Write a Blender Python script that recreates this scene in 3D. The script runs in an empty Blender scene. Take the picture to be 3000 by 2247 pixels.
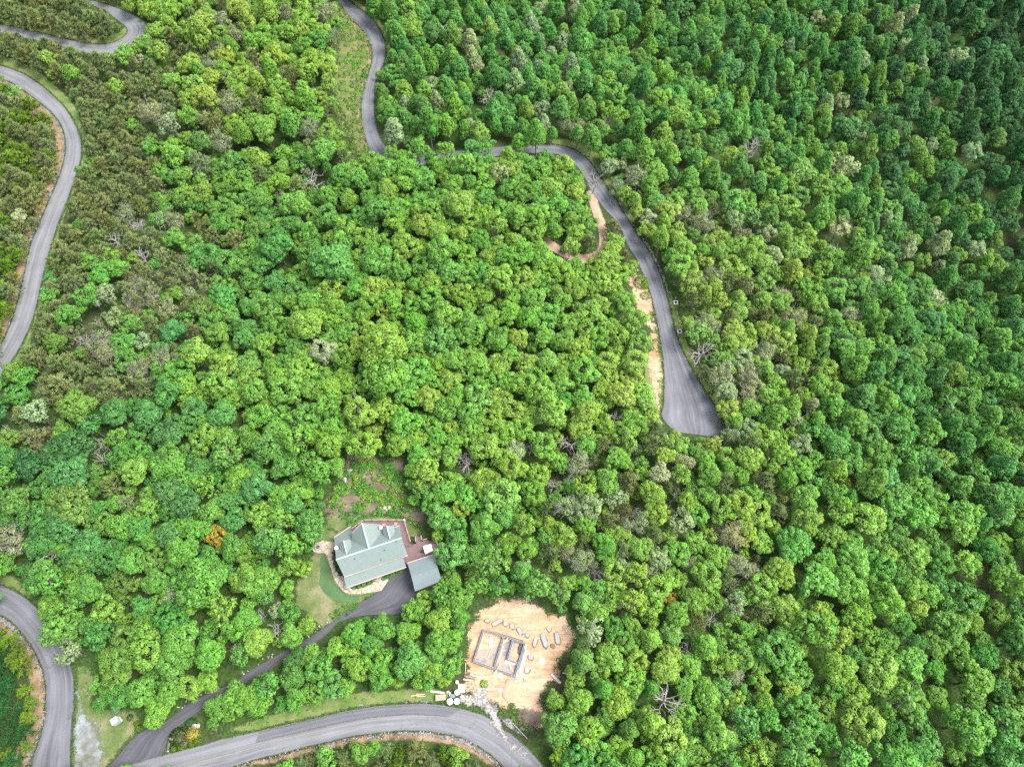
import bpy, bmesh, math, random
import numpy as np
from mathutils import Vector, Matrix, geometry
R = math.radians
random.seed(7); rng = np.random.default_rng(11)
SC = bpy.context.scene; COL = SC.collection

# ------------------------------------------------------------------ camera, world, sun, exposure
H, TILT, FPX = 150.0, R(27.3), 2080.0            # camera height, tilt from straight down, focal length in photo pixels
cam = bpy.data.cameras.new('camera'); cam.sensor_width = 36; cam.lens = 36 * FPX / 3000; cam.clip_end = 3000; cam.clip_start = 1
camo = bpy.data.objects.new('camera', cam); COL.objects.link(camo); camo.location = (0, 0, H); camo.rotation_euler = (TILT, 0, 0)
SC.camera = camo
SUN_AZ, SUN_EL = R(92), R(60)                    # azimuth clockwise from +y (up in the photo)
w = bpy.data.worlds.new('World'); SC.world = w; w.use_nodes = True
nt = w.node_tree; nt.nodes.clear()
sky = nt.nodes.new('ShaderNodeTexSky'); sky.sky_type = 'NISHITA'; sky.sun_disc = False
sky.sun_elevation = SUN_EL; sky.sun_rotation = SUN_AZ; sky.air_density = 1.0; sky.dust_density = 3.0; sky.ozone_density = 0.6
bg = nt.nodes.new('ShaderNodeBackground'); bg.inputs[1].default_value = 0.15
wo = nt.nodes.new('ShaderNodeOutputWorld')
hs = nt.nodes.new('ShaderNodeHueSaturation'); hs.inputs['Saturation'].default_value = .55   # thin white cloud greys the sky
nt.links.new(sky.outputs[0], hs.inputs['Color']); nt.links.new(hs.outputs[0], bg.inputs[0]); nt.links.new(bg.outputs[0], wo.inputs[0])
sl = bpy.data.lights.new('sun', 'SUN'); sl.energy = 1.6; sl.angle = R(24); sl.color = (1.0, 0.97, 0.92)
so = bpy.data.objects.new('sun', sl); COL.objects.link(so)
sd = Vector((math.sin(SUN_AZ) * math.cos(SUN_EL), math.cos(SUN_AZ) * math.cos(SUN_EL), math.sin(SUN_EL)))
so.rotation_euler = sd.to_track_quat('Z', 'Y').to_euler(); so.location = (60, 60, 120)
SC.view_settings.view_transform = 'Standard'; SC.view_settings.look = 'None'
SC.view_settings.gamma = 1; SC.view_settings.exposure = 1.54; SC.view_settings.use_curve_mapping = False
SC.render.engine = 'CYCLES'
SC.cycles.max_bounces = 6; SC.cycles.diffuse_bounces = 4; SC.cycles.transmission_bounces = 4; SC.cycles.transparent_max_bounces = 8
SC.cycles.use_denoising = False

# ------------------------------------------------------------------ where a pixel of the photo meets the land
cT, sT = math.cos(TILT), math.sin(TILT)
def rays(px):
    px = np.asarray(px, float).reshape(-1, 2)
    x = (px[:, 0] - 1500) / FPX; y = -(px[:, 1] - 1123.5) / FPX
    return np.stack([x, y * cT + sT, y * sT - cT], 1)
def at_z(px, z):
    d = rays(px); t = (np.asarray(z) - H) / d[:, 2]
    return d * t[:, None] + np.array([0, 0, H])
def proj(P):
    P = np.asarray(P, float).reshape(-1, 3); q = P - np.array([0, 0, H])
    yc = q[:, 1] * cT + q[:, 2] * sT; zc = -q[:, 1] * sT + q[:, 2] * cT
    return np.stack([1500 + FPX * q[:, 0] / -zc, 1123.5 - FPX * yc / -zc], 1)
def depth_of(P):
    q = np.asarray(P, float).reshape(-1, 3) - np.array([0, 0, H])
    return -(-q[:, 1] * sT + q[:, 2] * cT)
# crop readers: coordinates read on an enlarged crop -> photo pixels
def crop(x0, y0, s): return lambda *pts: [(x0 + x * s, y0 + y * s) for x, y in pts]
F_ = crop(0, 0, 1.35624)
A_ = crop(0, 0, .33906); B_ = crop(750, 0, .33906); C_ = crop(1500, 0, .33906); D_ = crop(2250, 0, .33906)
E_ = crop(0, 560, .33906); M_ = crop(750, 560, .33906); G_ = crop(1500, 560, .33906); H_ = crop(2250, 560, .33906)
I_ = crop(0, 1120, .33906); J_ = crop(0, 1640, .3663); K_ = crop(700, 1640, .3663); L_ = crop(1500, 1640, .3663)
P_ = crop(840, 1280, .33796); Q_ = crop(1280, 1660, .28968)
H1 = crop(960, 1500, .16275); H2 = crop(1360, 1780, .16275); H3 = crop(1220, 1940, .18987); H4 = crop(300, 2020, .16275); H5 = crop(860, 1560, .16275)

TC = [((1000,1200),0),((790,1190),0),((900,1250),0),((1070,1400),0),((1150,1330),0),((1150,1480),-.5),((830,1050),1),((700,1250),0),
      ((900,1560),-1.5),((500,1600),-1.6),((1080,1620),-2),((250,1560),-1.5),((60,1330),-1),((120,1560),-1.5),((600,1430),-1),((850,1650),-.5),
      ((90,600),3),((160,280),4),((10,160),5),((30,780),2.5),((50,420),6),((250,60),7.5),((100,80),6.5),((300,110),6.5),((0,30),8),
      ((250,420),3),((560,150),3),((560,520),-4),((650,620),-4),((420,900),-1),((200,1100),-1.5),
      ((1000,450),5),((1100,560),4),((1100,750),3),((860,760),2),((960,330),2),((800,200),1.5),((770,40),1),((1250,330),1.5),((1300,430),1.5),((1400,600),.5),
      ((1430,740),-.5),((1490,900),-1.5),((1250,900),0),((1300,1150),-1),
      ((1650,560),-7),((1750,800),-7),((1900,300),-18),((2150,80),-27),((1500,80),-13),((1200,80),-9),((1000,130),-4),((2100,600),-20),((2100,950),-14),((1800,1200),-7),
      ((1600,1050),-4),((2150,1550),-14),((1800,1600),-7),((1500,1450),-3),((1300,1580),-2.5),((2200,1250),-13)]
_tcz = np.array([z for _, z in TC], float)
_tcp = at_z([F_(p)[0] for p, _ in TC], _tcz)[:, :2]
def ground(x, y):
    x = np.asarray(x, float); y = np.asarray(y, float); sh = x.shape
    q = np.stack([x.ravel(), y.ravel()], 1)
    out = np.empty(len(q))
    for i in range(0, len(q), 40000):
        d2 = ((q[i:i+40000, None, :] - _tcp[None]) ** 2).sum(2)
        wt = np.exp(-d2 / (2 * 15.0 ** 2)) + 2e-4 * np.exp(-d2 / (2 * 60.0 ** 2)) + 1e-12
        out[i:i+40000] = (wt * _tcz).sum(1) / wt.sum(1)
    return out.reshape(sh)
def on_ground(px, dz=0.0):
    d = rays(px); z = np.zeros(len(d))
    for _ in range(25):
        t = (z - H) / d[:, 2]; P = d * t[:, None]
        z = .5 * z + .5 * (ground(P[:, 0], P[:, 1]) + dz)
    t = (z - H) / d[:, 2]
    return d * t[:, None] + np.array([0, 0, H])
def gz(x, y): return float(ground(np.array([x]), np.array([y]))[0])
def pm(px, dz=0.0): return Vector(on_ground([px], dz)[0])

def inpoly(pts, poly):
    pts = np.asarray(pts); poly = np.asarray(poly, float); x, y = pts[:, 0], pts[:, 1]
    r = np.zeros(len(pts), bool); n = len(poly)
    for i in range(n):
        x1, y1 = poly[i]; x2, y2 = poly[(i + 1) % n]
        c = ((y1 > y) != (y2 > y))
        if y1 != y2: r ^= c & (x < (x2 - x1) * (y - y1) / (y2 - y1) + x1)
    return r
def resample(pts, n):
    p = np.asarray(pts, float); d = np.r_[0, np.cumsum(np.linalg.norm(np.diff(p, axis=0), axis=1))]
    s = np.linspace(0, d[-1], n)
    return np.stack([np.interp(s, d, p[:, k]) for k in range(p.shape[1])], 1)
def smooth(pts, it=2):
    p = np.asarray(pts, float)
    for _ in range(it):
        q = p.copy(); q[1:-1] = .25 * p[:-2] + .5 * p[1:-1] + .25 * p[2:]; p = q
    return p

# ------------------------------------------------------------------ materials
class NB:
    def __init__(s, name):
        s.m = bpy.data.materials.new(name); s.m.use_nodes = True; s.t = s.m.node_tree; s.t.nodes.clear()
        s.out = s.n('ShaderNodeOutputMaterial')
    def n(s, t, **kw):
        x = s.t.nodes.new(t)
        for k, v in kw.items(): setattr(x, k, v)
        return x
    def set(s, sock, v):
        if hasattr(v, 'is_output') or isinstance(v, bpy.types.NodeSocket): s.t.links.new(v, sock)
        elif isinstance(v, tuple) and len(v) == 3 and sock.type == 'RGBA': sock.default_value = (*v, 1)
        else: sock.default_value = v
    def noise(s, scale, detail=4, vec=None, rough=.55, dist=0):
        x = s.n('ShaderNodeTexNoise'); x.inputs['Scale'].default_value = scale; x.inputs['Detail'].default_value = detail
        x.inputs['Roughness'].default_value = rough; x.inputs['Distortion'].default_value = dist
        s.set(x.inputs['Vector'], vec if vec is not None else s.pos()); return x.outputs['Fac']
    def vor(s, scale, feat='F1', out='Distance', vec=None):
        x = s.n('ShaderNodeTexVoronoi', feature=feat); x.inputs['Scale'].default_value = scale
        s.set(x.inputs['Vector'], vec if vec is not None else s.pos()); return x.outputs[out]
    def pos(s):
        if not hasattr(s, '_p'): s._p = s.n('ShaderNodeNewGeometry').outputs['Position']
        return s._p
    def obj(s): return s.n('ShaderNodeTexCoord').outputs['Object']
    def attr(s, name, typ='GEOMETRY'):
        x = s.n('ShaderNodeAttribute'); x.attribute_name = name; x.attribute_type = typ; return x
    def ramp(s, fac, *st):
        x = s.n('ShaderNodeValToRGB'); s.set(x.inputs[0], fac); e = x.color_ramp.elements
        while len(e) < len(st): e.new(.5)
        for k, (p, c) in enumerate(st):
            e[k].position = p; e[k].color = (*c, 1) if isinstance(c, tuple) else (c, c, c, 1)
        return x.outputs[0]
    def mix(s, f, a, b, mode='MIX'):
        x = s.n('ShaderNodeMix', data_type='RGBA', blend_type=mode)
        s.set(x.inputs[0], f); s.set(x.inputs[6], a); s.set(x.inputs[7], b); return x.outputs[2]
    def math(s, op, a, b=0.0, clamp=False):
        x = s.n('ShaderNodeMath', operation=op); x.use_clamp = clamp; s.set(x.inputs[0], a); s.set(x.inputs[1], b); return x.outputs[0]
    def mul(s, a, b): return s.mix(1.0, a, b, 'MULTIPLY')
    def scale(s, v, xyz):
        x = s.n('ShaderNodeVectorMath', operation='MULTIPLY'); s.set(x.inputs[0], v); x.inputs[1].default_value = xyz; return x.outputs[0]
    def bump(s, h, strength=.4, dist=.05):
        x = s.n('ShaderNodeBump'); x.inputs['Strength'].default_value = strength; x.inputs['Distance'].default_value = dist; s.set(x.inputs['Height'], h); return x.outputs[0]
    def finish(s, col, rough=.85, spec=.3, normal=None, metal=0.0, alpha=None):
        b = s.n('ShaderNodeBsdfPrincipled'); s.set(b.inputs['Base Color'], col); s.set(b.inputs['Roughness'], rough)
        b.inputs['Specular IOR Level'].default_value = spec; b.inputs['Metallic'].default_value = metal
        if normal is not None: s.set(b.inputs['Normal'], normal)
        if alpha is not None: s.set(b.inputs['Alpha'], alpha)
        s.t.links.new(b.outputs[0], s.out.inputs[0]); return s.m
    def edge_alpha(s, width=1.0, scale=.9, amp=1.6):
        e = s.attr('edge').outputs['Fac']
        nz = s.math('MULTIPLY', s.math('SUBTRACT', s.noise(scale, 5), .5), amp)
        nz2 = s.math('MULTIPLY', s.math('SUBTRACT', s.noise(scale * 5, 3), .5), amp * .6)
        v = s.math('ADD', s.math('ADD', s.math('DIVIDE', e, width), nz), nz2)
        return s.math('MULTIPLY', s.math('SUBTRACT', v, .25), 2.5, True)

def plain(name, col, rough=.8, var=.25, scale=6., spec=.3, metal=0.):
    n = NB(name); f = n.noise(scale, 4)
    c = n.mix(f, tuple(x * (1 - var) for x in col), tuple(min(1, x * (1 + var)) for x in col))
    return n.finish(c, rough, spec, n.bump(f, .2, .03), metal)

MT = {}
def m_floor():
    n = NB('forest_floor'); a = n.noise(.12, 5); b = n.noise(1.4, 5)
    c = n.ramp(b, (.3, (.025, .022, .014)), (.5, (.055, .045, .03)), (.68, (.10, .08, .06)))
    g = n.ramp(n.noise(2.2, 4), (.35, (.02, .045, .012)), (.65, (.06, .11, .025)))
    return n.finish(n.mix(n.ramp(a, (.3, 0.15), (.5, .95)), c, g), .95, .1, n.bump(b, .6, .2))
MT['floor'] = m_floor()
def m_asphalt(name, base, streak=.36, crack=True):
    n = NB(name); st = n.attr('st').outputs['Vector']
    s1 = n.noise(1.0, 5, n.scale(st, (.35, 9, 1))); s2 = n.noise(1.0, 4, n.scale(st, (1.2, 26, 1)))
    big = n.noise(.18, 4); fine = n.noise(9, 3)
    v = n.math('ADD', n.math('MULTIPLY', s1, .5), n.math('ADD', n.math('MULTIPLY', s2, .25), n.math('MULTIPLY', big, .25)))
    lo = tuple(x * (1 - streak * 1.3) for x in base); hi = tuple(x * (1 + streak * 1.2) for x in base)
    c = n.ramp(v, (.34, lo), (.5, base), (.66, hi))
    c = n.mul(c, n.ramp(fine, (.3, .86), (.7, 1.1)))
    # pale worn wheel tracks and darker edges that belong to the surface
    t = n.n('ShaderNodeSeparateXYZ'); n.set(t.inputs[0], st)
    d = n.math('ABSOLUTE', n.math('SUBTRACT', n.math('ABSOLUTE', n.math('SUBTRACT', t.outputs[1], .5)), .22))
    trk = n.ramp(d, (.0, 1.12), (.12, .95), (.3, .93))
    c = n.mul(c, trk)
    if crack:
        wv = n.n('ShaderNodeTexVoronoi', feature='DISTANCE_TO_EDGE'); wv.inputs['Scale'].default_value = .16
        wp = n.n('ShaderNodeVectorMath', operation='ADD'); n.set(wp.inputs[0], n.pos()); nn = n.n('ShaderNodeTexNoise'); nn.inputs['Scale'].default_value = .5
        n.set(nn.inputs['Vector'], n.pos()); sc = n.n('ShaderNodeVectorMath', operation='SCALE'); n.set(sc.inputs[0], nn.outputs['Color']); sc.inputs[3].default_value = 3.0
        n.set(wp.inputs[1], sc.outputs[0]); n.set(wv.inputs['Vector'], wp.outputs[0])
        msk = n.math('MULTIPLY', n.ramp(wv.outputs['Distance'], (.0, 1.0), (.012, 0.0)), n.ramp(n.noise(.11, 2), (.5, 0.0), (.6, .55)))
        c = n.mix(msk, c, tuple(x * .35 for x in base))
    al = n.attr('edge').outputs['Fac']
    a2 = n.math('MULTIPLY', n.math('ADD', n.math('SUBTRACT', n.math('MULTIPLY', al, 3.2), 1.0), n.math('MULTIPLY', n.noise(1.1, 5), 2.0)), 1.0, True)
    return n.finish(c, .8, .35, n.bump(fine, .25, .02), alpha=a2)
MT['asphalt'] = m_asphalt('asphalt', (.132, .135, .149)); MT['asphalt_left'] = m_asphalt('worn_asphalt', (.165, .168, .178), .28)
MT['asphalt_new'] = m_asphalt('dark_asphalt', (.078, .078, .088), .34)
MT['asphalt_patch'] = m_asphalt('patched_asphalt', (.118, .119, .132), .2)
def m_sheet(name, stops, scale, fine=8., width=1.0, amp=1.6, es=.9, extra=None, bumpd=.08):
    n = NB(name); f = n.math('ADD', n.math('MULTIPLY', n.noise(scale, 5, None, .62), .65), n.math('MULTIPLY', n.noise(fine, 4), .35))
    c = n.ramp(f, *stops)
    if extra: c = extra(n, c)
    return n.finish(c, .95, .1, n.bump(f, .5, bumpd), alpha=n.edge_alpha(width, es, amp))
def rut(n, c):                                     # machine tracks and damp orange patches pressed into the dirt
    mp = n.n('ShaderNodeMapping'); mp.inputs['Rotation'].default_value = (0, 0, R(-58)); mp.inputs['Scale'].default_value = (.12, 1.5, 1); n.set(mp.inputs[0], n.pos())
    st = n.noise(1.0, 4, mp.outputs[0], .6, .8); c = n.mul(c, n.ramp(st, (.36, (.80, .77, .74)), (.52, (1.0, 1.0, 1.0)), (.66, (1.08, 1.06, 1.04))))
    return n.mix(n.ramp(n.noise(.16, 3), (.52, 0.0), (.66, .6)), c, n.mul(c, (.86, .70, .56)))
MT['dirt'] = m_sheet('tan_dirt', [(.3, (.32, .18, .10)), (.42, (.38, .24, .145)), (.52, (.47, .34, .23)), (.68, (.56, .44, .32))], .10, 2.2, 1.9, 2.2, .7, rut)
MT['clay'] = m_sheet('orange_clay', [(.3, (.11, .085, .045)), (.45, (.20, .14, .085)), (.58, (.30, .21, .135)), (.72, (.38, .29, .20))], .5, 5., .7)
MT['track'] = m_sheet('track_clay', [(.3, (.20, .13, .09)), (.5, (.36, .25, .18)), (.7, (.50, .40, .32))], .5, 5., .5)
MT['grass'] = m_sheet('verge_grass', [(.3, (.055, .105, .026)), (.45, (.10, .16, .042)), (.56, (.165, .19, .070)), (.7, (.26, .24, .14))], .35, 4., .8)
MT['brush'] = m_sheet('brushy_bank', [(.3, (.06, .095, .025)), (.48, (.11, .145, .045)), (.60, (.18, .17, .075)), (.74, (.27, .21, .13))], .4, 5., 1.2, 2.)
MT['yard'] = m_sheet('dry_yard', [(.32, (.05, .095, .025)), (.47, (.10, .14, .045)), (.56, (.17, .175, .085)), (.70, (.30, .25, .17))], .22, 4., 1.2)
MT['lawn'] = m_sheet('lawn_grass', [(.3, (.055, .105, .045)), (.5, (.075, .14, .055)), (.7, (.10, .17, .07))], .5, 9., .35, .9)
MT['soil'] = m_sheet('brown_soil', [(.3, (.075, .055, .038)), (.5, (.15, .118, .088)), (.68, (.24, .195, .155))], .4, 4., 2.0, 2.2)
def m_gravel(name, lo, hi, sc=5., width=.6, amp=1.8, es=.8):
    n = NB(name); v = n.vor(sc, 'F1', 'Color'); s = n.n('ShaderNodeSeparateColor'); n.set(s.inputs[0], v)
    d = n.vor(sc); f = n.noise(.5, 5)
    c = n.mix(s.outputs[0], lo, hi); c = n.mul(c, n.ramp(d, (.0, 1.0), (.75, .45))); c = n.mul(c, n.ramp(f, (.3, .72), (.7, 1.2)))
    return n.finish(c, .9, .2, n.bump(d, .8, .08), alpha=n.edge_alpha(width, es, amp))
MT['gravel'] = m_gravel('gravel', (.16, .15, .14), (.42, .40, .38), 3.2)
MT['white_gravel'] = m_gravel('white_gravel', (.40, .375, .335), (.56, .53, .49), 3., 1.5, 2.2, .5)
MT['riprap'] = m_gravel('stone_riprap', (.10, .075, .06), (.30, .24, .21), 2.2, .6)
def m_pad():
    n = NB('pale_pad'); f = n.noise(.35, 5, None, .6); g = n.noise(2.5, 4)
    c = n.ramp(f, (.38, (.13, .135, .09)), (.5, (.19, .20, .19)), (.65, (.26, .28, .285)))
    return n.finish(n.mul(c, n.ramp(g, (.3, .8), (.7, 1.1))), .9, .2, n.bump(g, .3, .03), alpha=n.edge_alpha(1.6, .5, 1.9))
MT['pad'] = m_pad()
def m_flag():
    n = NB('flagstone'); c = n.vor(.85, 'F1', 'Color'); s = n.n('ShaderNodeSeparateColor'); n.set(s.inputs[0], c)
    d = n.vor(.85, 'DISTANCE_TO_EDGE'); col = n.mix(s.outputs[0], (.38, .31, .22), (.54, .47, .38))
    col = n.mul(col, n.ramp(n.noise(3, 4), (.3, .85), (.7, 1.1)))
    return n.finish(n.mix(n.ramp(d, (.02, 1.0), (.07, 0.0)), col, (.26, .19, .13)), .85, .2, n.bump(n.ramp(d, (.0, 0.0), (.1, 1.0)), .5, .05))
MT['flag'] = m_flag()
def m_shingle(name, lo, hi):
    n = NB(name); f = n.noise(.7, 5, None, .65); g = n.noise(7, 4)
    br = n.n('ShaderNodeTexBrick'); br.inputs['Scale'].default_value = 2.2; n.set(br.inputs['Vector'], n.obj())
    br.inputs['Color1'].default_value = (.94, .94, .94, 1); br.inputs['Color2'].default_value = (1.04, 1.04, 1.04, 1); br.inputs['Mortar'].default_value = (.86, .86, .86, 1)
    c = n.mul(n.mix(f, lo, hi), n.ramp(g, (.3, .88), (.7, 1.08))); c = n.mul(c, br.outputs[0])
    st = n.ramp(n.noise(.45, 5, None, .7), (.58, 0.0), (.72, .35))
    return n.finish(n.mix(st, c, (.11, .15, .135)), .85, .25, n.bump(g, .3, .02))
MT['shingle'] = m_shingle('green_shingles', (.165, .208, .190), (.20, .245, .225))
MT['shingle_grey'] = m_shingle('grey_green_shingles', (.150, .19, .19), (.19, .233, .235))
MT['ridge'] = plain('ridge_cap', (.30, .39, .36), .8, .1)
MT['fascia'] = plain('pink_fascia', (.50, .37, .33), .7, .12)
MT['wall'] = plain('brown_siding', (.24, .15, .09), .85, .25, 3.)
def m_boards():
    n = NB('mauve_deck_boards'); wv = n.n('ShaderNodeTexWave', wave_type='BANDS', bands_direction='X'); wv.inputs['Scale'].default_value = 2.2; wv.inputs['Distortion'].default_value = .3
    mp = n.n('ShaderNodeMapping'); mp.inputs['Rotation'].default_value = (0, 0, R(18)); n.set(mp.inputs[0], n.pos()); n.set(wv.inputs['Vector'], mp.outputs[0])
    f = n.noise(.9, 4); c = n.mix(f, (.135, .085, .088), (.215, .145, .15))
    return n.finish(n.mul(c, n.ramp(wv.outputs[1], (.0, .7), (.25, 1.0), (1., 1.0))), .75, .3)
MT['boards'] = m_boards(); MT['rail'] = plain('deck_rail', (.34, .24, .22), .7, .15); MT['railpost'] = plain('dark_post', (.10, .055, .05), .8)
MT['block'] = plain('concrete_block', (.33, .33, .35), .9, .2, 3.); MT['blockdark'] = plain('dark_grey', (.085, .085, .09), .9, .3)
MT['concrete'] = plain('weathered_concrete', (.34, .30, .26), .9, .22, 1.6); MT['concrete2'] = plain('grey_concrete', (.27, .28, .28), .9, .2, 1.6)
MT['tanblock'] = plain('tan_block', (.38, .28, .18), .9, .2, 2.)
MT['claydark'] = plain('dug_clay', (.19, .125, .08), .95, .3, 2.); MT['clayloose'] = plain('loose_clay', (.43, .29, .185), .95, .25, 1.2)
MT['white'] = plain('white_plastic', (.80, .80, .80), .5, .05); MT['cloth'] = plain('white_bag', (.78, .77, .74), .8, .08, 2.)
MT['brick'] = plain('pinkish_brick', (.48, .32, .23), .9, .2, 8.); MT['lumber'] = plain('pale_lumber', (.62, .47, .32), .8, .2, 3.)
MT['whitewood'] = plain('white_board', (.74, .70, .66), .7, .1, 3.)
MT['greywood'] = plain('weathered_wood', (.40, .39, .35), .9, .25, 2.); MT['rust'] = plain('rusty_steel', (.17, .11, .085), .8, .3, 4.)
MT['boxgreen'] = plain('blue_grey_paint', (.36, .44, .45), .6, .12, 3.); MT['boxteal'] = plain('teal_paint', (.15, .21, .205), .6, .15, 3.)
MT['terracotta'] = plain('terracotta', (.55, .24, .14), .8, .15); MT['teal'] = plain('teal_fabric', (.05, .24, .24), .8, .15); MT['black'] = plain('black_metal', (.02, .02, .022), .5, .2)
MT['rock'] = plain('pale_rock', (.36, .33, .30), .9, .25, 1.4); MT['pinkrock'] = plain('pink_rock', (.50, .34, .28), .9, .2, 1.5)
MT['yellowpaint'] = plain('faded_yellow_paint', (.27, .24, .165), .8, .3, 2.)
MT['bark'] = plain('grey_bark', (.20, .18, .155), .9, .3, 2.); MT['deadwood'] = plain('bleached_wood', (.36, .335, .305), .85, .2, 2.); MT['twig'] = plain('twig', (.27, .25, .22), .9, .25, 2.)
def m_leaf(name, transl=.38, gloss=.04, spread=.55):
    n = NB(name)
    a = n.attr('tint', 'OBJECT').outputs['Color']; b = n.attr('tint', 'INSTANCER').outputs['Color']
    t = n.mix(1.0, a, b, 'LIGHTEN')
    v = n.attr('v').outputs['Fac']                      # the leaf's own shade: young, mature or dull leaves
    c = n.mul(t, n.ramp(v, (.0, 1 - spread), (.5, 1.0), (1.0, 1 + spread * .9)))
    c = n.mix(n.ramp(v, (.62, 0.0), (1.0, .18)), c, n.mul(t, (1.25, 1.15, .95)))
    pn = n.n('ShaderNodeVectorTransform', vector_type='NORMAL', convert_from='OBJECT', convert_to='WORLD'); n.set(pn.inputs[0], n.attr('pn').outputs['Vector'])
    mxn = n.n('ShaderNodeMix', data_type='VECTOR'); mxn.inputs[0].default_value = .62; n.set(mxn.inputs[4], n.n('ShaderNodeNewGeometry').outputs['Normal']); n.set(mxn.inputs[5], pn.outputs[0])
    nn = n.n('ShaderNodeVectorMath', operation='NORMALIZE'); n.set(nn.inputs[0], mxn.outputs[1])   # leaves lean the way their branch faces
    d = n.n('ShaderNodeBsdfDiffuse'); n.set(d.inputs[0], c); n.set(d.inputs['Normal'], nn.outputs[0])
    tr = n.n('ShaderNodeBsdfTranslucent'); n.set(tr.inputs[0], n.mul(c, (1.15, 1.1, .6)))
    g = n.n('ShaderNodeBsdfGlossy'); g.inputs['Roughness'].default_value = .45; g.inputs[0].default_value = (.6, .65, .6, 1)
    m1 = n.n('ShaderNodeMixShader'); m1.inputs[0].default_value = transl; n.t.links.new(d.outputs[0], m1.inputs[1]); n.t.links.new(tr.outputs[0], m1.inputs[2])
    m2 = n.n('ShaderNodeMixShader'); m2.inputs[0].default_value = gloss; n.t.links.new(m1.outputs[0], m2.inputs[1]); n.t.links.new(g.outputs[0], m2.inputs[2])
    n.t.links.new(m2.outputs[0], n.out.inputs[0]); return n.m
MT['leaf'] = m_leaf('leaves'); MT['needle'] = m_leaf('needles', .32, .03, .5)

# ------------------------------------------------------------------ mesh helpers
def tag(o, label=None, cat=None, group=None, kind=None):
    if label: o['label'] = label
    if cat: o['category'] = cat
    if group: o['group'] = group
    if kind: o['kind'] = kind
    return o
def empty(name, loc, label, cat, group=None, rz=0.):
    o = bpy.data.objects.new(name, None); COL.objects.link(o); o.location = loc; o.rotation_euler = (0, 0, rz); o.empty_display_size = .3
    return tag(o, label, cat, group)
def link(name, me, mat=None, parent=None):
    if mat is not None and not me.materials:
        for m in (mat if isinstance(mat, (list, tuple)) else [mat]): me.materials.append(m)
    o = bpy.data.objects.new(name, me); COL.objects.link(o)
    if parent is not None: o.parent = parent
    return o
def mesh(name, verts, faces, smoothed=False):
    me = bpy.data.meshes.new(name); me.from_pydata([tuple(map(float, v)) for v in verts], [], [tuple(f) for f in faces]); me.update()
    if smoothed: me.polygons.foreach_set('use_smooth', [True] * len(me.polygons))
    return me
class MB:
    """collects shapes into one mesh"""
    def __init__(s): s.v = []; s.f = []; s.mi = []
    def add(s, vs, fs, mi=0):
        o = len(s.v); s.v += [tuple(v) for v in vs]; s.f += [tuple(o + i for i in f) for f in fs]; s.mi += [mi] * len(fs); return s
    def box(s, c, size, rz=0., mi=0, tilt=None):
        M = Matrix.Translation(c) @ Matrix.Rotation(rz, 4, 'Z')
        if tilt is not None: M = M @ tilt
        x, y, z = (k / 2 for k in size)
        vs = [M @ Vector(p) for p in ((-x,-y,-z),(x,-y,-z),(x,y,-z),(-x,y,-z),(-x,-y,z),(x,-y,z),(x,y,z),(-x,y,z))]
        return s.add(vs, [(3,2,1,0),(4,5,6,7),(0,1,5,4),(1,2,6,5),(2,3,7,6),(3,0,4,7)], mi)
    def beam(s, a, b, wd, ht, mi=0):
        a, b = Vector(a), Vector(b); d = b - a
        q = d.to_track_quat('X', 'Z').to_matrix().to_4x4(); M = Matrix.Translation((a + b) / 2) @ q
        x, y, z = d.length / 2, wd / 2, ht / 2
        vs = [M @ Vector(p) for p in ((-x,-y,-z),(x,-y,-z),(x,y,-z),(-x,y,-z),(-x,-y,z),(x,-y,z),(x,y,z),(-x,y,z))]
        return s.add(vs, [(3,2,1,0),(4,5,6,7),(0,1,5,4),(1,2,6,5),(2,3,7,6),(3,0,4,7)], mi)
    def tube(s, pts, rad, n=6, mi=0):
        pts = [Vector(p) for p in pts]; rad = rad if isinstance(rad, (list, tuple)) else [rad] * len(pts)
        rings = []
        for i, p in enumerate(pts):
            d = (pts[min(i + 1, len(pts) - 1)] - pts[max(i - 1, 0)])
            d = d.normalized() if d.length > 1e-6 else Vector((0, 0, 1))
            u = d.cross(Vector((0.31, 0.95, 0.1))); u = u.normalized() if u.length > 1e-4 else Vector((1, 0, 0)); v = d.cross(u)
            rings.append([p + (u * math.cos(k * 2 * math.pi / n) + v * math.sin(k * 2 * math.pi / n)) * rad[i] for k in range(n)])
        vs = [p for r in rings for p in r]; fs = []
        for i in range(len(rings) - 1):
            for k in range(n): fs.append((i*n+k, i*n+(k+1)%n, (i+1)*n+(k+1)%n, (i+1)*n+k))
        fs.append(tuple(reversed(range(n)))); fs.append(tuple(range((len(rings)-1)*n, len(rings)*n)))
        return s.add(vs, fs, mi)
    def prism(s, top, bot, mi=0):
        n = len(top)
        return s.add(list(top) + list(bot), [tuple(range(n)), tuple(reversed(range(n, 2*n)))] + [(i, n+i, n+(i+1)%n, (i+1)%n) for i in range(n)], mi)
    def me(s, name, mats=None, smoothed=False):
        m = mesh(name, s.v, s.f, smoothed)
        for x in (mats or []): m.materials.append(x)
        m.polygons.foreach_set('material_index', s.mi)
        b = bmesh.new(); b.from_mesh(m); bmesh.ops.recalc_face_normals(b, faces=b.faces); b.to_mesh(m); b.free()
        return m
    def build(s, name, mat, parent=None, smoothed=False):
        return link(name, s.me(name, mat if isinstance(mat, (list, tuple)) else [mat], smoothed), None, parent)

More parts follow.
